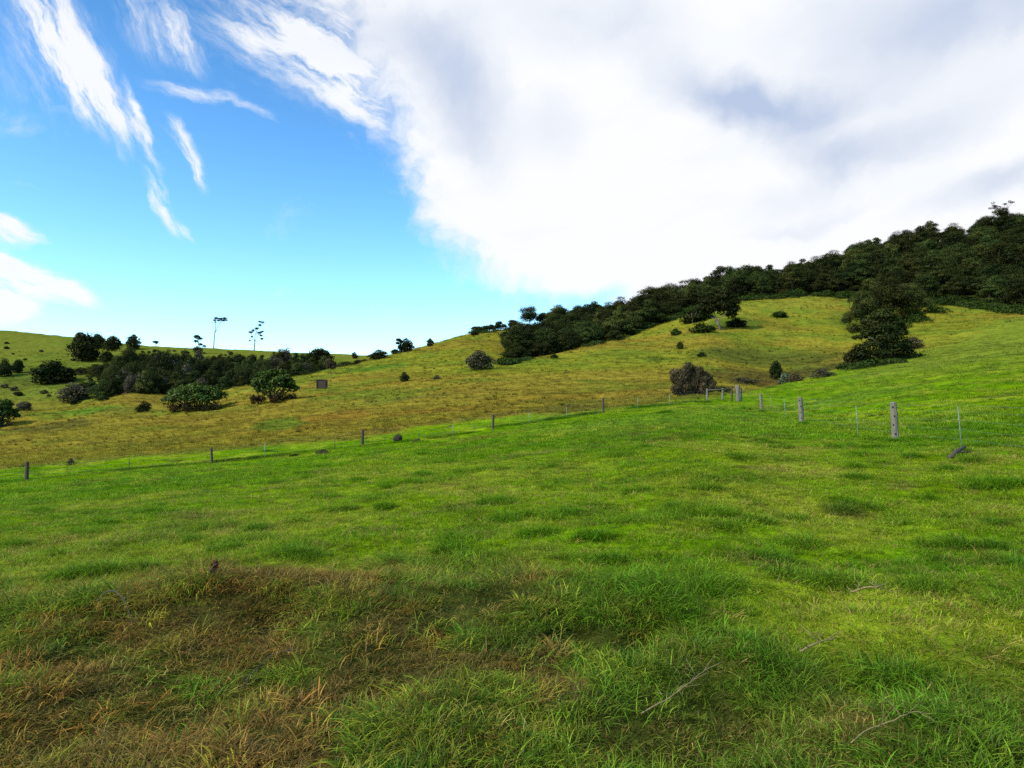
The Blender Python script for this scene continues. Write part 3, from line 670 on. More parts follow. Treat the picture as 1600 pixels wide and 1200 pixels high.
# undergrowth skirting the forest (stuff made as one leaf mesh)
def undergrowth(name, spots, mat, label):
    P = []; Nn = []; lit = []; r = np.random.default_rng(5)
    for (px, py, wp, hp) in spots:
        p = hit(px, py, ymin=60); w = mpx(wp, p.y) * .5; h = mpx(hp, p.y) * r.uniform(.35, 1.35)
        if r.random() < .14: continue
        nb = max(3, int(w * 1.6))
        for b in range(nb):
            a = r.uniform(-1, 1) * w; dd = r.uniform(-2.5, 2.5); rr = r.uniform(.8, 1.5) * min(1.5, max(h, 1.2)); z0 = float(H(p.x + a, p.y + dd))
            m = 260; d = r.normal(0, 1, (m, 3)); d /= np.linalg.norm(d, axis=1)[:, None]; d[:, 2] = np.abs(d[:, 2])
            q = np.array([p.x + a, p.y + dd, z0 - .1]) + d * np.array([rr * 1.4, rr * 1.2, h * r.uniform(.5, 1)]) * r.uniform(.75, 1.05, (m, 1))
            P.append(q); Nn.append(d); lit.append(.35 + .65 * d[:, 2])  # upper leaves paler: top light painted per leaf
    me = leaves_mesh(name, np.vstack(P), np.vstack(Nn) + [0, 0, .4], .30, 1.4, 77, np.concatenate(lit)); me.materials.append(M[mat])
    return tag(link_mesh(name, me), label, None, None, 'stuff')
sp_ = []
for px in range(795, 1100, 9): sp_.append((px, float(np.interp(px, [795, 860, 950, 1060, 1100], [567, 551, 532, 494, 481])) + 1, 16, 9))
for px in range(1105, 1345, 9): sp_.append((px, float(np.interp(px, [1105, 1160, 1200, 1260, 1300, 1345], [481, 468, 466, 460, 463, 466])) + 1, 18, 11))
for px in range(1440, 1605, 8): sp_.append((px, float(np.interp(px, [1440, 1480, 1530, 1605], [474, 474, 482, 491])), 18, 14))
for px, py in ((1400, 512), (1415, 505), (1430, 498), (1450, 488), (1465, 480), (1420, 490), (1440, 480), (1385, 520)): sp_.append((px, py, 34, 15))
for px in range(1335, 1425, 9): sp_.append((px, float(np.interp(px, [1335, 1380, 1425], [576, 568, 554])), 20, 11))
for px in range(745, 860, 9): sp_.append((px, float(np.interp(px, [745, 830, 860], [521, 511, 512])), 14, 6))
undergrowth('undergrowth', sp_, 'fern', 'dark green bramble and bracken along the foot of the forest')

# single trees with a shape of their own ------------------------------------------------
def custom_tree(name, px, py, label, lobes, limbs, leaves, leaf, mat, bark='bark', cat='tree', Y=None, droop=0, aspect=1.5, seed=1, crown='crown', trunk='trunk', under=.35, shell=.55):
    """lobes / limbs are given in metres about the tree's foot"""
    p = at(px, Y) if Y else hit(px, py)
    e = empty(name, (p.x, p.y, p.z - .1), label, cat)
    c = lobed_crown(lobes, leaves, leaf, seed, crown, aspect, droop, under=under, shell=shell); link_mesh(crown, c, M[mat], e)
    if limbs: link_mesh(trunk, tubes_mesh(trunk, limbs), M[bark], e)
    return e, p
# two tall thin flat-topped trees on the left skyline
def limb(a, b, r0, r1, bend=.1, n=4, s=6):
    a, b = Vector(a), Vector(b); pts = []; off = Vector((random.uniform(-1, 1), random.uniform(-1, 1), random.uniform(-.3, .8))) * (b - a).length * bend
    for i in range(n): t = i / (n - 1); pts.append(a.lerp(b, t) + off * math.sin(math.pi * t))
    return (pts, [r0 + (r1 - r0) * i / (n - 1) for i in range(n)], s)
P1 = hit(334, 542.5); U = P1.y / F
def U_(lst, u, flat=1.0): return [(x * u, y * u, z * u, rx * u, ry * u, rz * u * flat) for (x, y, z, rx, ry, rz) in lst]
rz_ = 1.5
lob1 = U_([(3, 0, 47, 4, 4, 1.6), (0, 2, 44, 2.5, 3, 1.2), (10, 0, 46, 5, 5, 1.6), (17, -1, 46.5, 4, 4, 1.5), (13, 3, 44, 4, 4, 1.2), (19, 0, 44, 2.5, 3, 1), (2, 0, 41, 1.5, 2, .8), (8, -2, 43, 3, 3, 1)], U, 1.5)
tr1 = [limb((0, 0, -1), (1 * U, 0, 24 * U), .32, .22, .02), limb((1 * U, 0, 23 * U), (3 * U, 0, 46 * U), .17, .08, .03), limb((1 * U, 0, 23 * U), (8 * U, 0, 38 * U), .17, .10, .05),
       limb((8 * U, 0, 38 * U), (17 * U, 0, 46 * U), .10, .04, .06), limb((7.5 * U, 0, 37 * U), (11 * U, 1, 45 * U), .09, .04, .06), limb((2 * U, 0, 36 * U), (0, 1, 44 * U), .06, .03)]
custom_tree('thin_tree', 334, 542.5, 'tall thin flat topped tree with a bare forked trunk, left of the skyline pair', lob1, tr1, 2200, .26, 'dark', 'palebark', seed=41, shell=.15)
P2 = hit(397, 545); U = P2.y / F
lob2 = U_([(-6, 0, 28, 4, 4, 1.6), (-2, 1, 31, 3, 3, 1.5), (8, 0, 27, 5, 4, 1.8), (12, 1, 29, 3.5, 3, 1.4), (4, 0, 34, 4, 3, 1.6), (9, 0, 39, 4, 3, 1.6), (13, 0, 43.5, 3.5, 3, 1.4), (9, -1, 44.5, 3, 3, 1.2), (-4, 0, 21, 2.5, 3, 1.3), (12, 0, 18, 3, 3, 1.3), (-7, 0, 15, 2, 2, 1), (10, 1, 23, 3, 3, 1.2)], U, 1.5)
tr2 = [limb((0, 0, -1), (1 * U, 0, 12 * U), .36, .26, .02), limb((1 * U, 0, 11 * U), (2 * U, 0, 26 * U), .2, .13, .03), limb((2 * U, 0, 25 * U), (10 * U, 0, 43 * U), .12, .04, .06), limb((1 * U, 0, 12 * U), (-6 * U, 0, 28 * U), .13, .05, .08),
       limb((1.2 * U, 0, 13 * U), (9 * U, 0, 27 * U), .14, .05, .08), limb((1 * U, 0, 10 * U), (12 * U, 0, 18 * U), .10, .04, .1), limb((0, 0, 8 * U), (-7 * U, 0, 15 * U), .08, .03, .1)]
custom_tree('thin_tree', 397, 545, 'open branched tall tree with tiers of flat foliage, right of the left skyline pair', lob2, tr2, 3000, .25, 'dark', 'palebark', seed=42, shell=.15)
P3 = hit(309, 552, ymin=150); U = P3.y / F
custom_tree('spindly_tree', 309, 552, 'short spindly open tree on the left skyline, left of the tall thin pair', U_([(-2, 0, 26, 5, 4, 3), (3, 0, 23, 4, 4, 2.5), (-3, 0, 19, 4, 4, 2), (4, 0, 14, 3, 3, 2), (10, 0, 11, 2.5, 2.5, 2), (0, 0, 5, 8, 6, 6)], U),
    [limb((0, 0, -1), (0, 0, 10 * U), .22, .16, .02), limb((0, 0, 9 * U), (-2 * U, 0, 26 * U), .13, .05), limb((0, 0, 10 * U), (4 * U, 0, 22 * U), .12, .05), limb((0, 0, 5 * U), (10 * U, 0, 11 * U), .08, .04)], 1500, .42, 'dark', seed=43)
P4 = hit(208, 540, ymin=150); U = P4.y / F
custom_tree('twiggy_tree', 209, 538, 'thin twiggy tree with sparse tufts, showing above a round bush on the left skyline', U_([(0, 0, 15, 3, 3, 2), (4, 0, 12, 2.5, 2.5, 2), (-6, 0, 11, 2.5, 2.5, 2), (9, 0, 9, 2, 2, 1.6), (-2, 0, 9, 3, 3, 2)], U),
    [limb((0, 0, -1), (0, 0, 14 * U), .16, .05, .02), limb((0, 0, 4 * U), (4 * U, 0, 12 * U), .08, .03), limb((0, 0, 3 * U), (-6 * U, 0, 11 * U), .08, .03), limb((0, 0, 3 * U), (9 * U, 0, 9 * U), .07, .03)], 420, .4, 'dark', seed=44)
P4 = hit(243, 537.5); U = P4.y / F
custom_tree('small_tree', 243, 538, 'tiny mushroom shaped tree on the left skyline between the twiggy tree and the tall pair', U_([(0, 0, 7, 4.5, 4, 1.8), (1, 0, 5.5, 3, 3, 1.5)], U), [limb((0, 0, -1), (0, 0, 6 * U), .14, .07, .02), limb((0, 0, 2 * U), (2 * U, 0, 6 * U), .07, .04)], 380, .4, 'dark', seed=45)
P5 = hit(132, 530, ymin=200); U = P5.y / F
custom_tree('small_tree', 125, 528, 'small dark tree top breaking the left skyline above the large rounded bush', U_([(0, 0, 7, 5, 4, 2), (-2, 0, 4, 5, 4, 3)], U), [limb((0, 0, -1), (0, 0, 6 * U), .14, .07, .02)], 500, .4, 'dark', seed=46)
# the two broad leafy bushes in front of the belt
def leafy(name, px, py, hp, wp, label, seed, deadh):
    p = hit(px, py); h, w = mpx(hp, p.y), mpx(wp, p.y); r = random.Random(seed); lob = []
    for i in range(34):
        t = r.random() ** .5; a = r.uniform(0, 6.28); x = t * w * .42 * math.cos(a); y = t * w * .32 * math.sin(a); s = w * r.uniform(.07, .12)
        lob.append((x, y, h * (.36 + .56 * math.sqrt(max(0, 1 - t * t)) * r.uniform(.75, 1)) - s * .3, s, s, s * .7))
    lob.append((0, 0, h * .42, w * .38, w * .30, h * .33))
    limbs = [limb((r.uniform(-.08, .08) * w, 0, -.2), (l[0] * .9, l[1] * .9, l[2]), .10, .04, .08) for l in lob[::3]]
    e = empty(name, (p.x, p.y + .5, p.z - .15), label, 'bush')
    link_mesh('crown', lobed_crown(lob, 6500, .26, seed, 'crown', 1.5, 0, shell=.7), M['glossy'], e); link_mesh('trunk', tubes_mesh('trunk', limbs), M['bark'], e)
    dl = [(r.uniform(-.42, .42) * w, r.uniform(-.30, .02) * w, deadh * r.uniform(.1, .4), w * .07, w * .08, deadh * .45) for _ in range(16)]
    link_mesh('dead_stems', lobed_crown(dl, 1500, .13, seed + 3, 'dead_stems', 4, 1.2), M['dead'], e)
leafy('broad_bush', 306, 641, 46, 102, 'broad glossy green bush with brown dead stems, wider of two before the tree belt', 51, 1.4)
leafy('round_leafy_bush', 426, 628, 58, 76, 'tall round glossy green bush with brown stems, standing right of the broad one', 52, 1.6)
leafy('edge_bush', -4, 668, 50, 58, 'dark leafy bush cut off by the left edge above the dry slope', 53, .8)
# little brown tree with visible trunk
P6 = hit(517, 586); U = P6.y / F
custom_tree('brown_tree', 517, 586, 'small reddish brown tree on a thin trunk at the right end of the tree belt', U_([(0, 0, 17, 8, 7, 6), (-3, 0, 22, 5, 5, 4), (4, 0, 13, 5, 5, 4), (-5, 0, 14, 4, 4, 4)], U), [limb((0, 0, -1), (0, 0, 12 * U), .13, .08, .03), limb((0, 0, 8 * U), (-3 * U, 0, 20 * U), .07, .03), limb((0, 0, 8 * U), (4 * U, 0, 15 * U), .07, .03)], 1600, .26, 'weep', seed=47)
# twin crowned skyline tree's open side branch
P6 = hit(624, 551); U = P6.y / F
custom_tree('skyline_tree', 625, 551, 'open branched tree leaning left beside the dense skyline tree', U_([(-2, 0, 20, 4, 3, 2.2), (-4, 0, 15, 3, 3, 1.6), (2, 0, 17, 3, 3, 2), (0, 0, 9, 3, 3, 3)], U), [limb((0, 0, -1), (0, 0, 10 * U), .16, .1, .03), limb((0, 0, 9 * U), (-3 * U, 0, 19 * U), .08, .03), limb((0, 0, 9 * U), (2 * U, 0, 17 * U), .08, .03)], 800, .34, 'dark', seed=48)
# spreading trees along the middle skyline
for i, (px, by, hp, wp) in enumerate([(747, 519, 15, 26), (762, 517, 18, 26), (782, 515, 17, 26), (802, 514, 20, 26), (828, 511, 34, 40), (850, 508, 22, 26)]):
    p = at(px, float(np.interp(px, PXG, YK[:, -1])) - 4); u = p.y / F; r = random.Random(60 + i); lob = []
    n = 13 if i < 4 else 20
    for k in range(n):
        t = r.random() ** .5; a = r.uniform(0, 6.28); s = wp * r.uniform(.15, .24)
        lob.append((t * wp * .4 * math.cos(a), t * wp * .3 * math.sin(a), hp * (.30 + .55 * (1 - t) * r.random()) if i < 4 else hp * (.3 + .55 * (1 - t * t) * r.random() + .1), s, s, s * (.62 if i < 4 else .8)))
    lob = U_(lob, u); lab = ['low spreading tree at the very left tip of the middle skyline trees', 'spreading open tree second from the left tip of the middle skyline trees', 'wide low tree third along the middle skyline', 'open tree just left of the big domed skyline tree', 'big domed dark tree standing highest on the middle skyline', 'dark tree right against the big domed skyline tree'][i]
    e = empty('skyline_tree', (p.x, p.y, p.z - .1), lab, 'tree'); link_mesh('crown', lobed_crown(lob, 2600 if i < 4 else 5600, .28, 70 + i), M['dark'], e)
    link_mesh('trunk', tubes_mesh('trunk', [limb((0, 0, -.5), (0, 0, hp * .35 * u), .2, .15, .03)] + [limb((0, 0, hp * .3 * u), l[:3], .1, .03) for l in lob[:6]]), M['bark'], e)
# big tree with pale limbs in the clearing
P7 = hit(1124, 516); U = P7.y / F
lob = U_([(0, 0, 50, 20, 14, 9), (-20, 0, 44, 15, 12, 8), (16, 0, 42, 15, 12, 9), (25, 0, 34, 10, 9, 7), (-12, 2, 56, 12, 10, 6), (8, 0, 58, 12, 10, 6), (-28, 0, 34, 9, 8, 6), (-14, -4, 34, 12, 9, 8), (6, -5, 38, 14, 9, 9), (20, -4, 30, 10, 8, 7), (-6, 4, 38, 16, 10, 9), (10, 5, 32, 14, 10, 9), (20, 2, 24, 10, 8, 6), (-18, 5, 28, 10, 8, 7), (28, 0, 44, 7, 7, 5), (-2, 0, 62, 8, 7, 4), (22, 0, 53, 9, 8, 5)], U)
tr = [limb((4 * U, 0, -1), (-5 * U, -1, 14 * U), .38, .28, .08), limb((-5 * U, -1, 13 * U), (-8 * U, 1, 34 * U), .2, .10, .06), limb((-5 * U, -1, 13 * U), (8 * U, -1.0, 26 * U), .16, .08, .10), limb((-8 * U, 1, 30 * U), (-18 * U, 1, 44 * U), .12, .05),
      limb((-8 * U, 1, 30 * U), (0, 1, 48 * U), .12, .05), limb((8 * U, -1, 25 * U), (18 * U, 1, 42 * U), .08, .05), limb((-4 * U, -1, 12 * U), (-20 * U, 1, 28 * U), .10, .05)]
custom_tree('pale_limbed_tree', 1124, 516, 'wide dark tree with crooked pale limbs standing alone in the high clearing', lob, tr, 11000, .28, 'dark', 'palebark', seed=49)
P7 = hit(1082, 503); U = P7.y / F
link = custom_tree('dead_tree', 1083, 505, 'small leaning dead tree with pale bare branches left of the pale limbed tree', U_([(-6, 0, 16, 5, 4, 3), (4, 0, 20, 5, 4, 3)], U), [limb((0, -.5, -1), (-3 * U, -.5, 16 * U), .14, .05), limb((-1 * U, -.5, 5 * U), (-10 * U, -.5, 14 * U), .08, .03), limb((-1 * U, -.5, 6 * U), (5 * U, -.5, 18 * U), .08, .03)], 300, .3, 'dark', 'palebark', seed=50)
# weeping brown bush
p = hit(1078, 618); U = p.y / F; rw = random.Random(99); lob = [(0, 0, 34, 20, 14, 14), (0, 0, 16, 24, 16, 15), (-16, 0, 24, 10, 9, 20), (16, 0, 18, 12, 10, 17)]
for i in range(30):
    a = rw.uniform(-1, 1); zz = rw.uniform(6, 45) * (1 - .30 * abs(a) ** 3) * (1 if a < .3 else .86); lob.append((a * 32, rw.uniform(-14, 8), zz, rw.uniform(6, 10), rw.uniform(6, 9), rw.uniform(7, 11)))
lob = U_(lob, U)
e = empty('weeping_bush', (p.x, p.y, p.z - .1), 'large brown weeping bush with hanging foliage just behind the fence corner', 'bush')
link_mesh('foliage', lobed_crown(lob, 22000, .065, 80, 'foliage', 4, 1.3, shell=.6, under=.6), M['weep'], e)
link_mesh('stem', tubes_mesh('stem', [limb((0, 0, -.3), l[:3], .09, .03) for l in lob]), M['bark'], e)
# tall dark tree group at the end of the green field
P8 = hit(1382, 566); U = P8.y / F * .92
lob = U_([(0, 0, 78, 22, 16, 10), (-20, 2, 66, 18, 12, 9), (18, 0, 66, 18, 12, 9), (-2, 0, 58, 30, 18, 12), (24, 0, 48, 18, 14, 12), (-26, 0, 50, 14, 12, 8), (-38, 0, 44, 10, 8, 4), (-50, 0, 43, 6, 5, 3), (2, 0, 40, 26, 16, 14), (16, 0, 26, 24, 16, 12), (-14, 2, 30, 20, 14, 12), (34, 0, 30, 14, 12, 10), (0, 0, 14, 26, 16, 12), (38, 0, 20, 12, 10, 8), (5, 0, 88, 12, 10, 5), (-30, 0, 70, 9, 8, 5), (30, 2, 58, 10, 9, 7)], U)
tr = [limb((0, 0, -1), (2 * U, 0, 30 * U), .34, .24, .04), limb((0, 0, 26 * U), (-30 * U, -.6, 44 * U), .14, .06, .05), limb((0, 0, 28 * U), (0, 0, 74 * U), .2, .06), limb((0, 0, 30 * U), (20 * U, 0, 60 * U), .14, .05)]
custom_tree('tall_dark_tree', 1382, 566, 'tall layered dark tree at the edge of the green field with a branch reaching left', lob, tr, 14000, .2, 'dark', 'palebark', seed=81)
P9 = at(1370, 190)
for i, (px, Y, by, hp, wp, lab) in enumerate([(1348, 178, 0, 52, 60, 'rounded dark tree showing left behind the top of the tall layered tree'), (1392, 192, 0, 72, 78, 'large dark tree standing highest behind the tall layered tree'), (1425, 205, 0, 50, 54, 'dark tree linking the forest to the tall layered tree on its right side')]):
    p = at(px, Y); zt = CAMZ + Y * float(slope([452, 430, 440][i])); h = zt - p.z
    plant(FK[i * 2 + 1], 'dark_tree', (p.x, p.y, p.z - .2), lab, 'tree', None, h, mpx(wp, Y) * 1.0)
# bare mauve tree on the right skyline
Yq = float(np.interp(1573, PXG, YK[:, -1])) - 2; p = at(1573, Yq); u = Yq / F; zt = (CAMZ + Yq * float(slope(317))) - p.z; r = random.Random(5)
lims = [limb((0, 0, -.5), (0, 0, zt * .55), .26, .15, .02)]; tips = []
for k in range(16):
    a = Vector((0, 0, zt * r.uniform(.4, .6))); b = Vector((r.uniform(-16, 16) * u, r.uniform(-8, 8) * u, zt * r.uniform(.8, 1.0))); lims.append(limb(a, b, .10, .03, .08)); tips.append((b.x, b.y, b.z, 3 * u, 3 * u, 2 * u))
    lims.append(limb(a.lerp(b, .5), a.lerp(b, .5) + Vector((r.uniform(-8, 8) * u, 0, 6 * u)), .05, .02, .08))
e = empty('bare_tree', p, 'nearly leafless mauve grey tree rising above the forest at the right skyline', 'tree'); link_mesh('trunk', tubes_mesh('trunk', lims), M['mauve'], e); link_mesh('crown', lobed_crown(tips, 700, .22, 8, aspect=3), M['mauve'], e)

# ================================================================== FENCES
def post_mesh(name, h, r, sides=9, square=False, seed=1, rough=.06):
    rr = random.Random(seed); bm = bmesh.new(); rings = []
    for k, z in enumerate([-.3, 0, h * .3, h * .65, h - .015, h]):
        ring = []; s = r * (1.06 - .08 * z / h) * (.86 if k == 5 else 1)
        for i in range(sides):
            a = 2 * math.pi * i / sides + (math.pi / 4 if square else 0); q = s * (1 + rr.uniform(-rough, rough))
            if square: q *= 1.0
            ring.append(bm.verts.new((math.cos(a) * q, math.sin(a) * q * (.8 if square else 1), z + (rr.uniform(-.012, .012) if k >= 4 else 0))))
        rings.append(ring)
    for a, b in zip(rings, rings[1:]):
        for i in range(sides): bm.faces.new((a[i], a[(i + 1) % sides], b[(i + 1) % sides], b[i]))
    bm.faces.new(rings[-1]); me = bpy.data.meshes.new(name); bm.to_mesh(me); bm.free(); return me
def wires(name, pts, heights, parent, mat, r=.0022):
    for hz in heights:
        P = []
        for a, b in zip(pts, pts[1:]):
            for i in range(6): t = i / 6; q = a.lerp(b, t); q = Vector((q.x, q.y, q.z + hz - .02 * math.sin(math.pi * t))); P.append(q)
        q = pts[-1]; P.append(Vector((q.x, q.y, q.z + hz))); link_mesh('wire', tubes_mesh('wire', [(P, [r] * len(P), 4)]), mat, parent)
def dropper(p, h, parent, mat='white', lean=(0, 0), w=.018, name='steel_post'):
    me = tubes_mesh(name, [([(0, 0, -.15), (lean[0] * .5, 0, h * .5), (lean[0], lean[1], h)], [w, w, w * .9], 4)]); return link_mesh(name, me, M[mat], parent, p)

# lower fence: dark timber posts along the foot of the paddock
A = [(-120, 41.5), (45, 43.4), (333, 47), (567, 49.5), (770, 52), (942, 55), (1105, 57)]
lf = empty('wire_fence', at(567, 49.5), 'long wire fence with dark timber posts along the far lower edge of the green paddock', 'fence')
base = lf.location.copy(); FP = [at(px, Y) for px, Y in A]
for i, p in enumerate(FP[:-1]):
    h = [1.15, 1.15, 1.0, 1.12, 1.08, 1.12][i]
    o = link_mesh('post', post_mesh('post', h, [.08, .105, .075, .095, .085, .075][i], seed=i), M['darkpost'], lf, p - base); o.rotation_euler = (random.uniform(-.07, .07), random.uniform(-.09, .09), i)
for px, Y, mat, h in [(204, 45, 'darkpost', .75), (415, 48, 'white', .95), (524, 49, 'darkpost', .75), (655, 50.4, 'darkpost', .6), (708, 51, 'white', .8), (741, 51.6, 'darkpost', .6), (827, 52.8, 'white', .85), (885, 54, 'white', .85), (996, 55.6, 'white', .8), (1046, 56.2, 'white', .9)]:
    dropper(at(px, Y) - base, h, lf, mat, name='steel_post' if mat == 'white' else 'stake', w=.022 if mat == 'white' else .026)
wires('wire', [p - base for p in FP], [.3, .55, .8, 1.0], lf, M['wire'], .0035)
# corner assembly
c1, c2, c3, c4 = hit(1105, 627), hit(1147, 627), hit(1134, 626), hit(1143, 627)
cs = empty('corner_rail_stay', c1, 'timber corner brace of four weathered posts joined by a horizontal rail', 'fence brace'); b0 = c1.copy()
pm = [('post', c1, 1.0, .075, 'post'), ('strainer_post', c2 + Vector((.3, 0, 0)), 1.3, .17, 'post'), ('post', c2 + Vector((-.22, -.15, 0)), 1.22, .07, 'darkpost'), ('post', c2 + Vector((-.75, .5, 0)), .95, .09, 'post'), ('post', c2 + Vector((.62, .1, 0)), 1.05, .06, 'post')]
for i, (nm, p, h, r, mt) in enumerate(pm): link_mesh(nm, post_mesh(nm, h, r, 9, seed=20 + i, rough=.12), M[mt], cs, Vector((p.x, p.y, float(H(p.x, p.y)))) - b0)
q1 = Vector((c1.x, c1.y, float(H(c1.x, c1.y)) + .86)) - b0; q2 = pm[2][1]; q2 = Vector((q2.x, q2.y, float(H(q2.x, q2.y)) + .98)) - b0
link_mesh('rail', tubes_mesh('rail', [([q1 - Vector((.1, 0, 0)), q1.lerp(q2, .5) + Vector((0, 0, .01)), q2], [.05, .055, .05], 7)]), M['twig'], cs)
# right fence: pale posts coming towards the camera
B = [(1190, 640, 1.05, .12), (1253, 660, 1.12, .13), (1399, 688, 1.12, .125)]
rf = empty('paddock_fence', hit(1253, 660), 'wire fence with pale split timber posts running up from the corner to the right', 'fence'); rb = rf.location.copy(); RP = [c2 + Vector((.3, 0, 0))]
for i, (px, py, h, r) in enumerate(B):
    p = hit(px, py); RP.append(p); o = link_mesh('post', post_mesh('post', h, r * (.8 if i < 2 else .76), 8, seed=40 + i, rough=.09), M['post'], rf, p - rb); o.rotation_euler = (0, [-.05, -.09, -.05][i], .4)
    for k in range(4):
        hz = h * (.17 + .235 * k); R_ = r * .80
        hm = tubes_mesh('wire_hole_dark', [([(-.008 + .03 * (-1) ** k * .5, -R_ * .86, hz), (-.008 + .03 * (-1) ** k * .5, -R_ - .006, hz)], [.024, .024], 8)])  # solid dark plug on the post face, painted shade of a hole
        ho = link_mesh('wire_hole_dark', hm, M['hole'], o); ho.rotation_euler = (0, 0, -.88)
RP.append(Vector((RP[-1].x * .93, RP[-1].y * .60, 0))); RP[-1].z = float(H(RP[-1].x, RP[-1].y)); link_mesh('post', post_mesh('post', 1.15, .1, seed=50), M['post'], rf, RP[-1] - rb) if False else None
for px, py, h, w in [(1206, 640, .85, .012), (1228, 654, 1.0, .016), (1342, 684, 1.0, .012), (1503, 700, 1.02, .012)]:
    dropper(hit(px, py) - rb, h, rf, 'white', (-.08, 0), w)
P0 = at(1503, hit(1503, 700).y); PE = at(1700, P0.y * .76)
wires('wire', [p - rb for p in RP[:4] + [P0, PE]], [.22, .45, .68, .9, 1.05], rf, M['wire'], .0018)
link_mesh('post', post_mesh('post', 1.12, .09, seed=51), M['post'], rf, PE - rb)

# small dark shelter box on the slope
p = hit(503, 607); e = empty('box_shelter', p, 'small square dark timber shelter with a lighter top edge standing alone on the slope', 'shed')
w = mpx(15, p.y); h = mpx(13.5, p.y)
def box(bm, c, s):
    r = bmesh.ops.create_cube(bm, size=1); bmesh.ops.scale(bm, vec=s, verts=r['verts']); bmesh.ops.translate(bm, vec=c, verts=r['verts'])
def box_obj(nm, lst, mat, par):
    bm = bmesh.new(); [box(bm, c, s) for c, s in lst]; me = bpy.data.meshes.new(nm); bm.to_mesh(me); bm.free(); return link_mesh(nm, me, mat, par)
nb = 7
box_obj('wall', [((-w / 2 + w * (i + .5) / nb, -w * .35 + .004 * (i % 2), h * .5 - .02 * (i % 3)), (w / nb - .012, .04, h * .96)) for i in range(nb)], M['rust'], e).location.z = 0
box_obj('side_panel', [((-w / 2 + .03, 0.04, h * .48), (.05, w * .68, h * .9)), ((w / 2 - .03, 0.04, h * .48), (.05, w * .68, h * .9))], M['rust'], e)
box_obj('roof', [((0, .02, h * 1.0), (w * 1.12, w * .86, .07))], M['twig'], e)
for sx in (-1, 1): box_obj('leg', [((sx * w * .44, -w * .40, h * .42), (.09, .07, h * 1.05))], M['darkpost'], e)

# fallen branch near the right fence
a, b = hit(1484, 718), hit(1508, 708); a.z += .03; b.z += .14
tag(link_mesh('fallen_branch', tubes_mesh('fallen_branch', [([a, a.lerp(b, .5) + Vector((0, 0, .03)), b], [.055, .05, .03], 7), ([a.lerp(b, .5), a.lerp(b, .7) + Vector((.1, -.2, -.03))], [.03, .012], 5)]), M['darkpost']), 'short dark fallen branch lying in the grass near the right fence', 'branch')
# foreground stalks
def stalk(name, pts, r, mat, label, cat, side=0, seed=1):
    P = [];rr = random.Random(seed)
    for (px, py, up) in pts: q = hit(px, py + up * 0, ymin=2.0); q.z += up; P.append(q)
    Q = []
    for i in range(len(P) - 1):
        a, b, c, d = P[max(i - 1, 0)], P[i], P[i + 1], P[min(i + 2, len(P) - 1)]
        for t in (0, .25, .5, .75): Q.append(.5 * ((2 * b) + (c - a) * t + (2 * a - 5 * b + 4 * c - d) * t * t + (3 * b - a - 3 * c + d) * t ** 3) + Vector((rr.uniform(-1, 1), 0, rr.uniform(-1, 1))) * .004)
    P = Q + [P[-1]]
    L = [(P, [r * (1 - .6 * i / (len(P) - 1)) for i in range(len(P))], 6)]
    for k in range(side):
        i = rr.randrange(len(P) - 1); s = P[i].lerp(P[i + 1], rr.random()); L.append(([s, s + Vector((rr.uniform(-.1, .1), rr.uniform(-.06, .06), rr.uniform(.02, .10)))], [r * .5, r * .2], 4))
    tag(link_mesh(name, tubes_mesh(name, L), M[mat]), label, cat)
stalk('curved_twig', [(152, 962, .10), (164, 956, .14), (180, 960, .16), (197, 975, .14), (208, 990, .04)], .0045, 'twig', 'arched bare grey twig sticking out of the left foreground bank', 'twig', 3)
stalk('thin_twig', [(375, 1090, .04), (395, 1078, .10), (420, 1064, .14), (445, 1056, .15), (466, 1054, .14)], .003, 'twig', 'thin dark twig arching over the brown foreground grass', 'twig', 2, 3)
stalk('dry_runner', [(1002, 1130, .05), (1040, 1118, .08), (1075, 1100, .10), (1100, 1082, .11), (1122, 1068, .11)], .0042, 'straw', 'long straw coloured dry grass runner lying across the right foreground', 'dry stem', 14, 4)
stalk('dry_runner', [(1330, 1180, .05), (1360, 1160, .06), (1400, 1150, .07), (1430, 1140, .08), (1460, 1150, .06)], .0032, 'straw', 'bent straw coloured stem in the dark grass at lower right', 'dry stem', 8, 5)
stalk('dry_runner', [(1250, 1034, .06), (1280, 1030, .1), (1306, 1024, .1)], .007, 'straw', 'short pale dry runner on the green grass right of the longest one', 'dry stem', 6, 6)
stalk('dry_runner', [(1330, 942, .08), (1360, 948, .14), (1384, 942, .10)], .008, 'straw', 'short pale curved dry stem on the lush grass at right', 'dry stem', 8, 7)
p = hit(334, 905); lob = [(0, 0, .07, .035, .03, .04), (.015, 0, .11, .02, .02, .03)]
e = empty('red_weed', p, 'small dark red weed standing behind the left foreground bank', 'weed'); link_mesh('foliage', lobed_crown(lob, 110, .013, 9, 'foliage', 2), leaf_material('red_weed_leaves', (.16, .035, .03), (.10, .04, .03)), e)
link_mesh('stem', tubes_mesh('stem', [([(0, 0, -.05), (.01, 0, .13)], [.005, .003], 5)]), M['twig'], e)

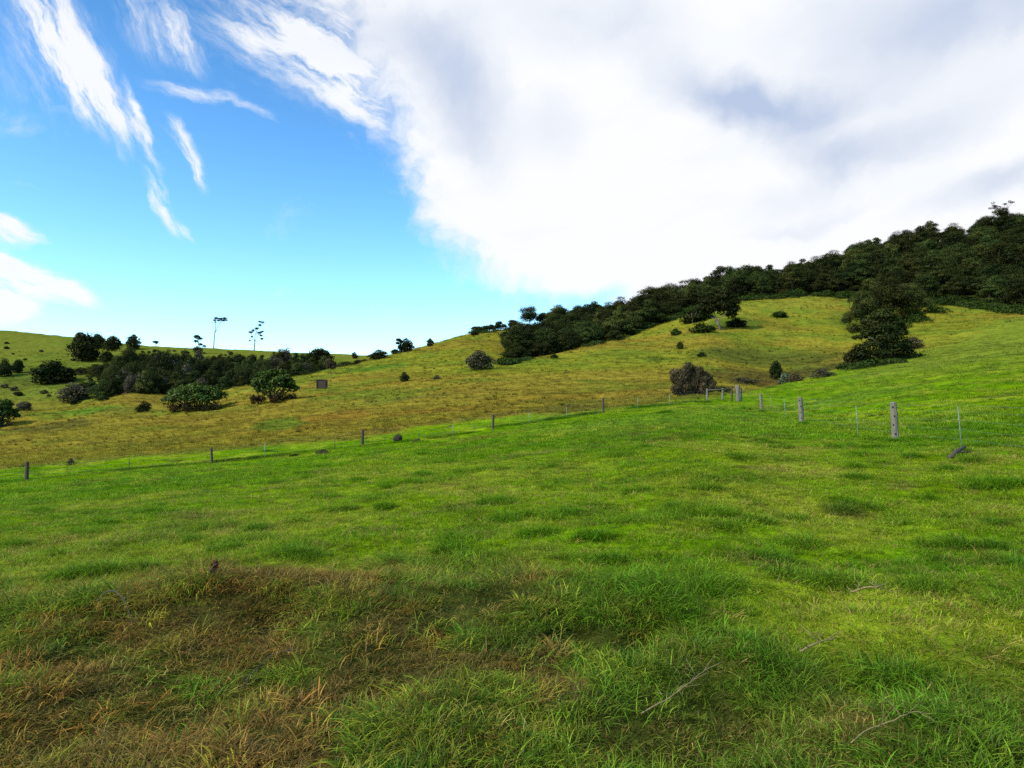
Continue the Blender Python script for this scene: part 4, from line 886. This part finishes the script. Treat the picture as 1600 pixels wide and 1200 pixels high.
# ================================================================== SKY, SUN, CAMERA
SUN_AZ, SUN_EL = -118.0, 40.0
w = bpy.data.worlds.new('World'); scene.world = w; w.use_nodes = True; nt = w.node_tree; nd, lk = nt.nodes, nt.links; nd.clear()
tc = N(nd, 'ShaderNodeTexCoord'); sx = N(nd, 'ShaderNodeSeparateXYZ'); lk.new(tc.outputs['Generated'], sx.inputs[0])
az = mathn(nd, lk, 'ARCTAN2', sx.outputs[0], sx.outputs[1]); el = mathn(nd, lk, 'ARCSINE', sx.outputs[2])
cmb = N(nd, 'ShaderNodeCombineXYZ'); lk.new(az, cmb.inputs[0]); lk.new(el, cmb.inputs[1])
def ang(px, py):
    l = lat(px, py); s = float(slope(py)); return math.atan2(l, 1), math.atan2(s, math.hypot(1, l))
def warp(vec, scale, amp, detail=5, stretch=None, rough=.6):
    v = vec
    if stretch:
        mp = N(nd, 'ShaderNodeMapping'); mp.inputs['Rotation'].default_value = (0, 0, stretch[0]); mp.inputs['Scale'].default_value = (stretch[1], stretch[2], 1); lk.new(vec, mp.inputs[0]); v = mp.outputs[0]
    n = noise_node(nd, lk, v, scale, detail, rough); s = N(nd, 'ShaderNodeVectorMath', operation='SUBTRACT'); lk.new(n.outputs['Color'], s.inputs[0]); s.inputs[1].default_value = (.5, .5, .5)
    k = N(nd, 'ShaderNodeVectorMath', operation='MULTIPLY'); lk.new(s.outputs[0], k.inputs[0]); k.inputs[1].default_value = (amp, amp, 0)
    a = N(nd, 'ShaderNodeVectorMath', operation='ADD'); lk.new(vec, a.inputs[0]); lk.new(k.outputs[0], a.inputs[1]); return a.outputs[0]
P_big = warp(warp(cmb.outputs[0], 5, .10, 4), 22, .035, 5)
P_fine = warp(warp(cmb.outputs[0], 9, .035, 3), 40, .014, 5)
def blob(vec, px, py, rx, ry, rot, k=1.0, inner=.0):
    a, e_ = ang(px, py); sc = math.cos(a) ** 1.6
    mp = N(nd, 'ShaderNodeMapping', vector_type='TEXTURE'); mp.inputs['Location'].default_value = (a, e_, 0); mp.inputs['Rotation'].default_value = (0, 0, math.radians(-rot)); mp.inputs['Scale'].default_value = (rx / F * sc, ry / F * sc, 1)
    lk.new(vec, mp.inputs[0]); ln = N(nd, 'ShaderNodeVectorMath', operation='LENGTH'); lk.new(mp.outputs[0], ln.inputs[0])
    return maprange(nd, lk, ln.outputs['Value'], inner, 1.35, k, 0, True)
def addall(lst, op='ADD'):
    v = lst[0]
    for x in lst[1:]: v = mathn(nd, lk, op, v, x)
    return v
# the big cloud bank upper right
big = addall([blob(P_big, *b) for b in [
  (1150, 60, 620, 300, 0, 1.3, .35), (930, 300, 290, 200, 20, 1.3, .3), (1400, 330, 560, 240, 0, 1.3, .4), (840, 400, 170, 70, 15, .8, .2), (760, 90, 190, 190, 0, .75, .0), (1150, 400, 190, 110, 0, 1.0, .3),
  (720, 290, 130, 80, 35, .45, .1), (1900, 100, 600, 500, 0, 1.2, .4), (1000, -420, 900, 380, 0, 1.2, .5)]])
bayhole = blob(P_fine, 940, 462, 120, 34, -8, .9, .1)
n_edge = noise_node(nd, lk, P_big, 14, 7, .62)
d_big = mathn(nd, lk, 'ADD', mathn(nd, lk, 'SUBTRACT', big, bayhole), maprange(nd, lk, n_edge.outputs['Fac'], .25, .75, -.55, .55))
a_big = maprange(nd, lk, d_big, .16, 1.35, 0, 1, True)
# thin veils and streaks
def rotscale(vec, deg, sx_, sy_):      # turn first, then stretch along the streak
    m1 = N(nd, 'ShaderNodeMapping'); m1.inputs['Rotation'].default_value = (0, 0, math.radians(deg)); lk.new(vec, m1.inputs[0])
    m2 = N(nd, 'ShaderNodeMapping'); m2.inputs['Scale'].default_value = (sx_, sy_, 1); lk.new(m1.outputs[0], m2.inputs[0]); return m2
mp = rotscale(P_fine, 60, 11, 44)
n_st = noise_node(nd, lk, mp.outputs[0], 1.0, 6, .68)
mp2 = rotscale(P_fine, 18, 9, 38)
n_st2 = noise_node(nd, lk, mp2.outputs[0], 1.0, 6, .65)
steep = addall([blob(P_fine, *b) for b in [
  (95, 40, 150, 62, 50, 1.0, .1), (145, 140, 130, 44, 58, .75, .1), (60, 120, 120, 80, 50, .45, 0), (190, 170, 60, 20, 62, .5, .1), (232, 225, 92, 15, 72, .85, .1), (255, 320, 62, 15, 66, 1.0, .15), (288, 362, 20, 7, 60, .8, .1), (224, 175, 66, 9, 68, .5, .1), (240, 30, 120, 60, 40, .55, 0), (285, 60, 60, 40, 55, .4, 0),
  (296, 240, 66, 16, 66, 1.05, .15), (262, 190, 34, 16, 60, .45, 0)]])
flat = addall([blob(P_fine, *b) for b in [
  (300, 142, 80, 14, 6, 1.0, .1), (395, 172, 55, 11, 18, .7, .1), (430, 60, 200, 80, 22, 1.0, 0), (530, 92, 46, 16, 12, .9, .1), (550, 140, 130, 44, 28, .8, 0), (600, 40, 190, 120, 20, 1.0, 0), (15, 354, 70, 22, 14, 1.8, .1), (50, 432, 110, 30, 20, 2.2, .2), (0, 474, 70, 36, 0, 2.2, .2), (-60, 400, 120, 60, 10, 1.4, .2), (35, 284, 40, 5, 5, .4, 0), (665, 332, 15, 12, 0, .7, .1),
  (80, 165, 90, 18, 5, .35, 0)]])
a_st = maprange(nd, lk, mathn(nd, lk, 'MULTIPLY', steep, maprange(nd, lk, n_st.outputs['Fac'], .36, .66, .25, 1.6)), .10, 1.25, 0, .95, True)
a_fl = maprange(nd, lk, mathn(nd, lk, 'MULTIPLY', flat, maprange(nd, lk, n_st2.outputs['Fac'], .34, .68, .15, 1.45)), .08, 1.3, 0, .97, True)
alpha = mathn(nd, lk, 'MAXIMUM', mathn(nd, lk, 'MAXIMUM', a_big, a_st), a_fl)
# grey undersides inside the bank
grey = addall([blob(P_big, *b) for b in [(725, 150, 130, 75, 60, .75, 0), (640, 70, 120, 60, 30, .45, 0), (1200, 158, 150, 46, 12, .85, 0), (1300, 235, 90, 40, 20, .5, 0), (1100, 130, 140, 50, 20, .4, 0), (1440, 90, 300, 100, -12, .45, 0), (1400, 235, 260, 46, -18, .45, 0), (1560, 290, 160, 34, -14, .5, 0), (1000, 30, 160, 50, 10, .2, 0), (860, 200, 60, 60, 0, .25, 0), (1540, 30, 160, 60, 0, .4, 0), (1260, 350, 110, 16, -8, .28, 0), (1330, 20, 180, 80, 0, .4, 0), (860, 20, 200, 60, 0, .25, 0)]])
n_g = noise_node(nd, lk, P_big, 7, 4, .5); grey = mathn(nd, lk, 'MULTIPLY', grey, maprange(nd, lk, n_g.outputs['Fac'], .3, .7, .7, 1.25))
mpg = rotscale(P_big, -16, 4, 13)
n_g2 = noise_node(nd, lk, mpg.outputs[0], 1.0, 6, .6); grey = mathn(nd, lk, 'ADD', grey, maprange(nd, lk, n_g2.outputs['Fac'], .50, .75, 0, .12))
SKY = .10
white = N(nd, 'ShaderNodeMix', data_type='RGBA'); lk.new(mathn(nd, lk, 'MINIMUM', grey, 1.0), white.inputs[0]); white.inputs[6].default_value = (.98 / SKY, 1.0 / SKY, 1.03 / SKY, 1); white.inputs[7].default_value = (.50 / SKY, .60 / SKY, .80 / SKY, 1)
sky = N(nd, 'ShaderNodeTexSky', sky_type='NISHITA'); sky.sun_disc = False; sky.sun_elevation = math.radians(SUN_EL); sky.sun_rotation = math.radians(SUN_AZ); sky.air_density = 1.0; sky.dust_density = .6; sky.ozone_density = 2.5
kel = maprange(nd, lk, el, .08, .50, 1.45, .92)
skm = N(nd, 'ShaderNodeVectorMath', operation='SCALE'); skm.inputs[0].default_value = (1.54, 1.87, 1.95); lk.new(kel, skm.inputs['Scale'])
hs = N(nd, 'ShaderNodeHueSaturation'); hs.inputs['Saturation'].default_value = 1.25; hs.inputs['Value'].default_value = 1.2; lk.new(sky.outputs[0], hs.inputs['Color'])
mixs = N(nd, 'ShaderNodeMix', data_type='RGBA'); lk.new(alpha, mixs.inputs[0]); lk.new(mixc(nd, lk, 1.0, hs.outputs[0], skm.outputs[0], 'MULTIPLY'), mixs.inputs[6]); lk.new(white.outputs[2], mixs.inputs[7])
bg = N(nd, 'ShaderNodeBackground'); bg.inputs[1].default_value = SKY; lk.new(mixs.outputs[2], bg.inputs[0]); o = N(nd, 'ShaderNodeOutputWorld'); lk.new(bg.outputs[0], o.inputs[0])

sl = bpy.data.lights.new('sun', 'SUN'); sl.energy = 3.9; sl.angle = math.radians(.6); sl.color = (1, .94, .84); so = bpy.data.objects.new('sun', sl); COL.objects.link(so)
a, e_ = math.radians(SUN_AZ), math.radians(SUN_EL); d = Vector((math.sin(a) * math.cos(e_), math.cos(a) * math.cos(e_), math.sin(e_))); so.rotation_euler = d.to_track_quat('Z', 'Y').to_euler()
cam = bpy.data.cameras.new('camera'); co = bpy.data.objects.new('camera', cam); COL.objects.link(co); co.location = (0, 0, CAMZ); co.rotation_euler = (math.radians(90) + PITCH, 0, 0)
cam.sensor_width = 36; cam.lens = 36 * F / 1600; cam.clip_start = .05; cam.clip_end = 9000; scene.camera = co
scene.view_settings.view_transform = 'Standard'; scene.view_settings.look = 'None'; scene.view_settings.exposure = 0; scene.view_settings.gamma = 1
scene.cycles.max_bounces = 6; scene.cycles.diffuse_bounces = 3; scene.cycles.transmission_bounces = 4; scene.cycles.use_denoising = False
print('objects', len(bpy.data.objects))
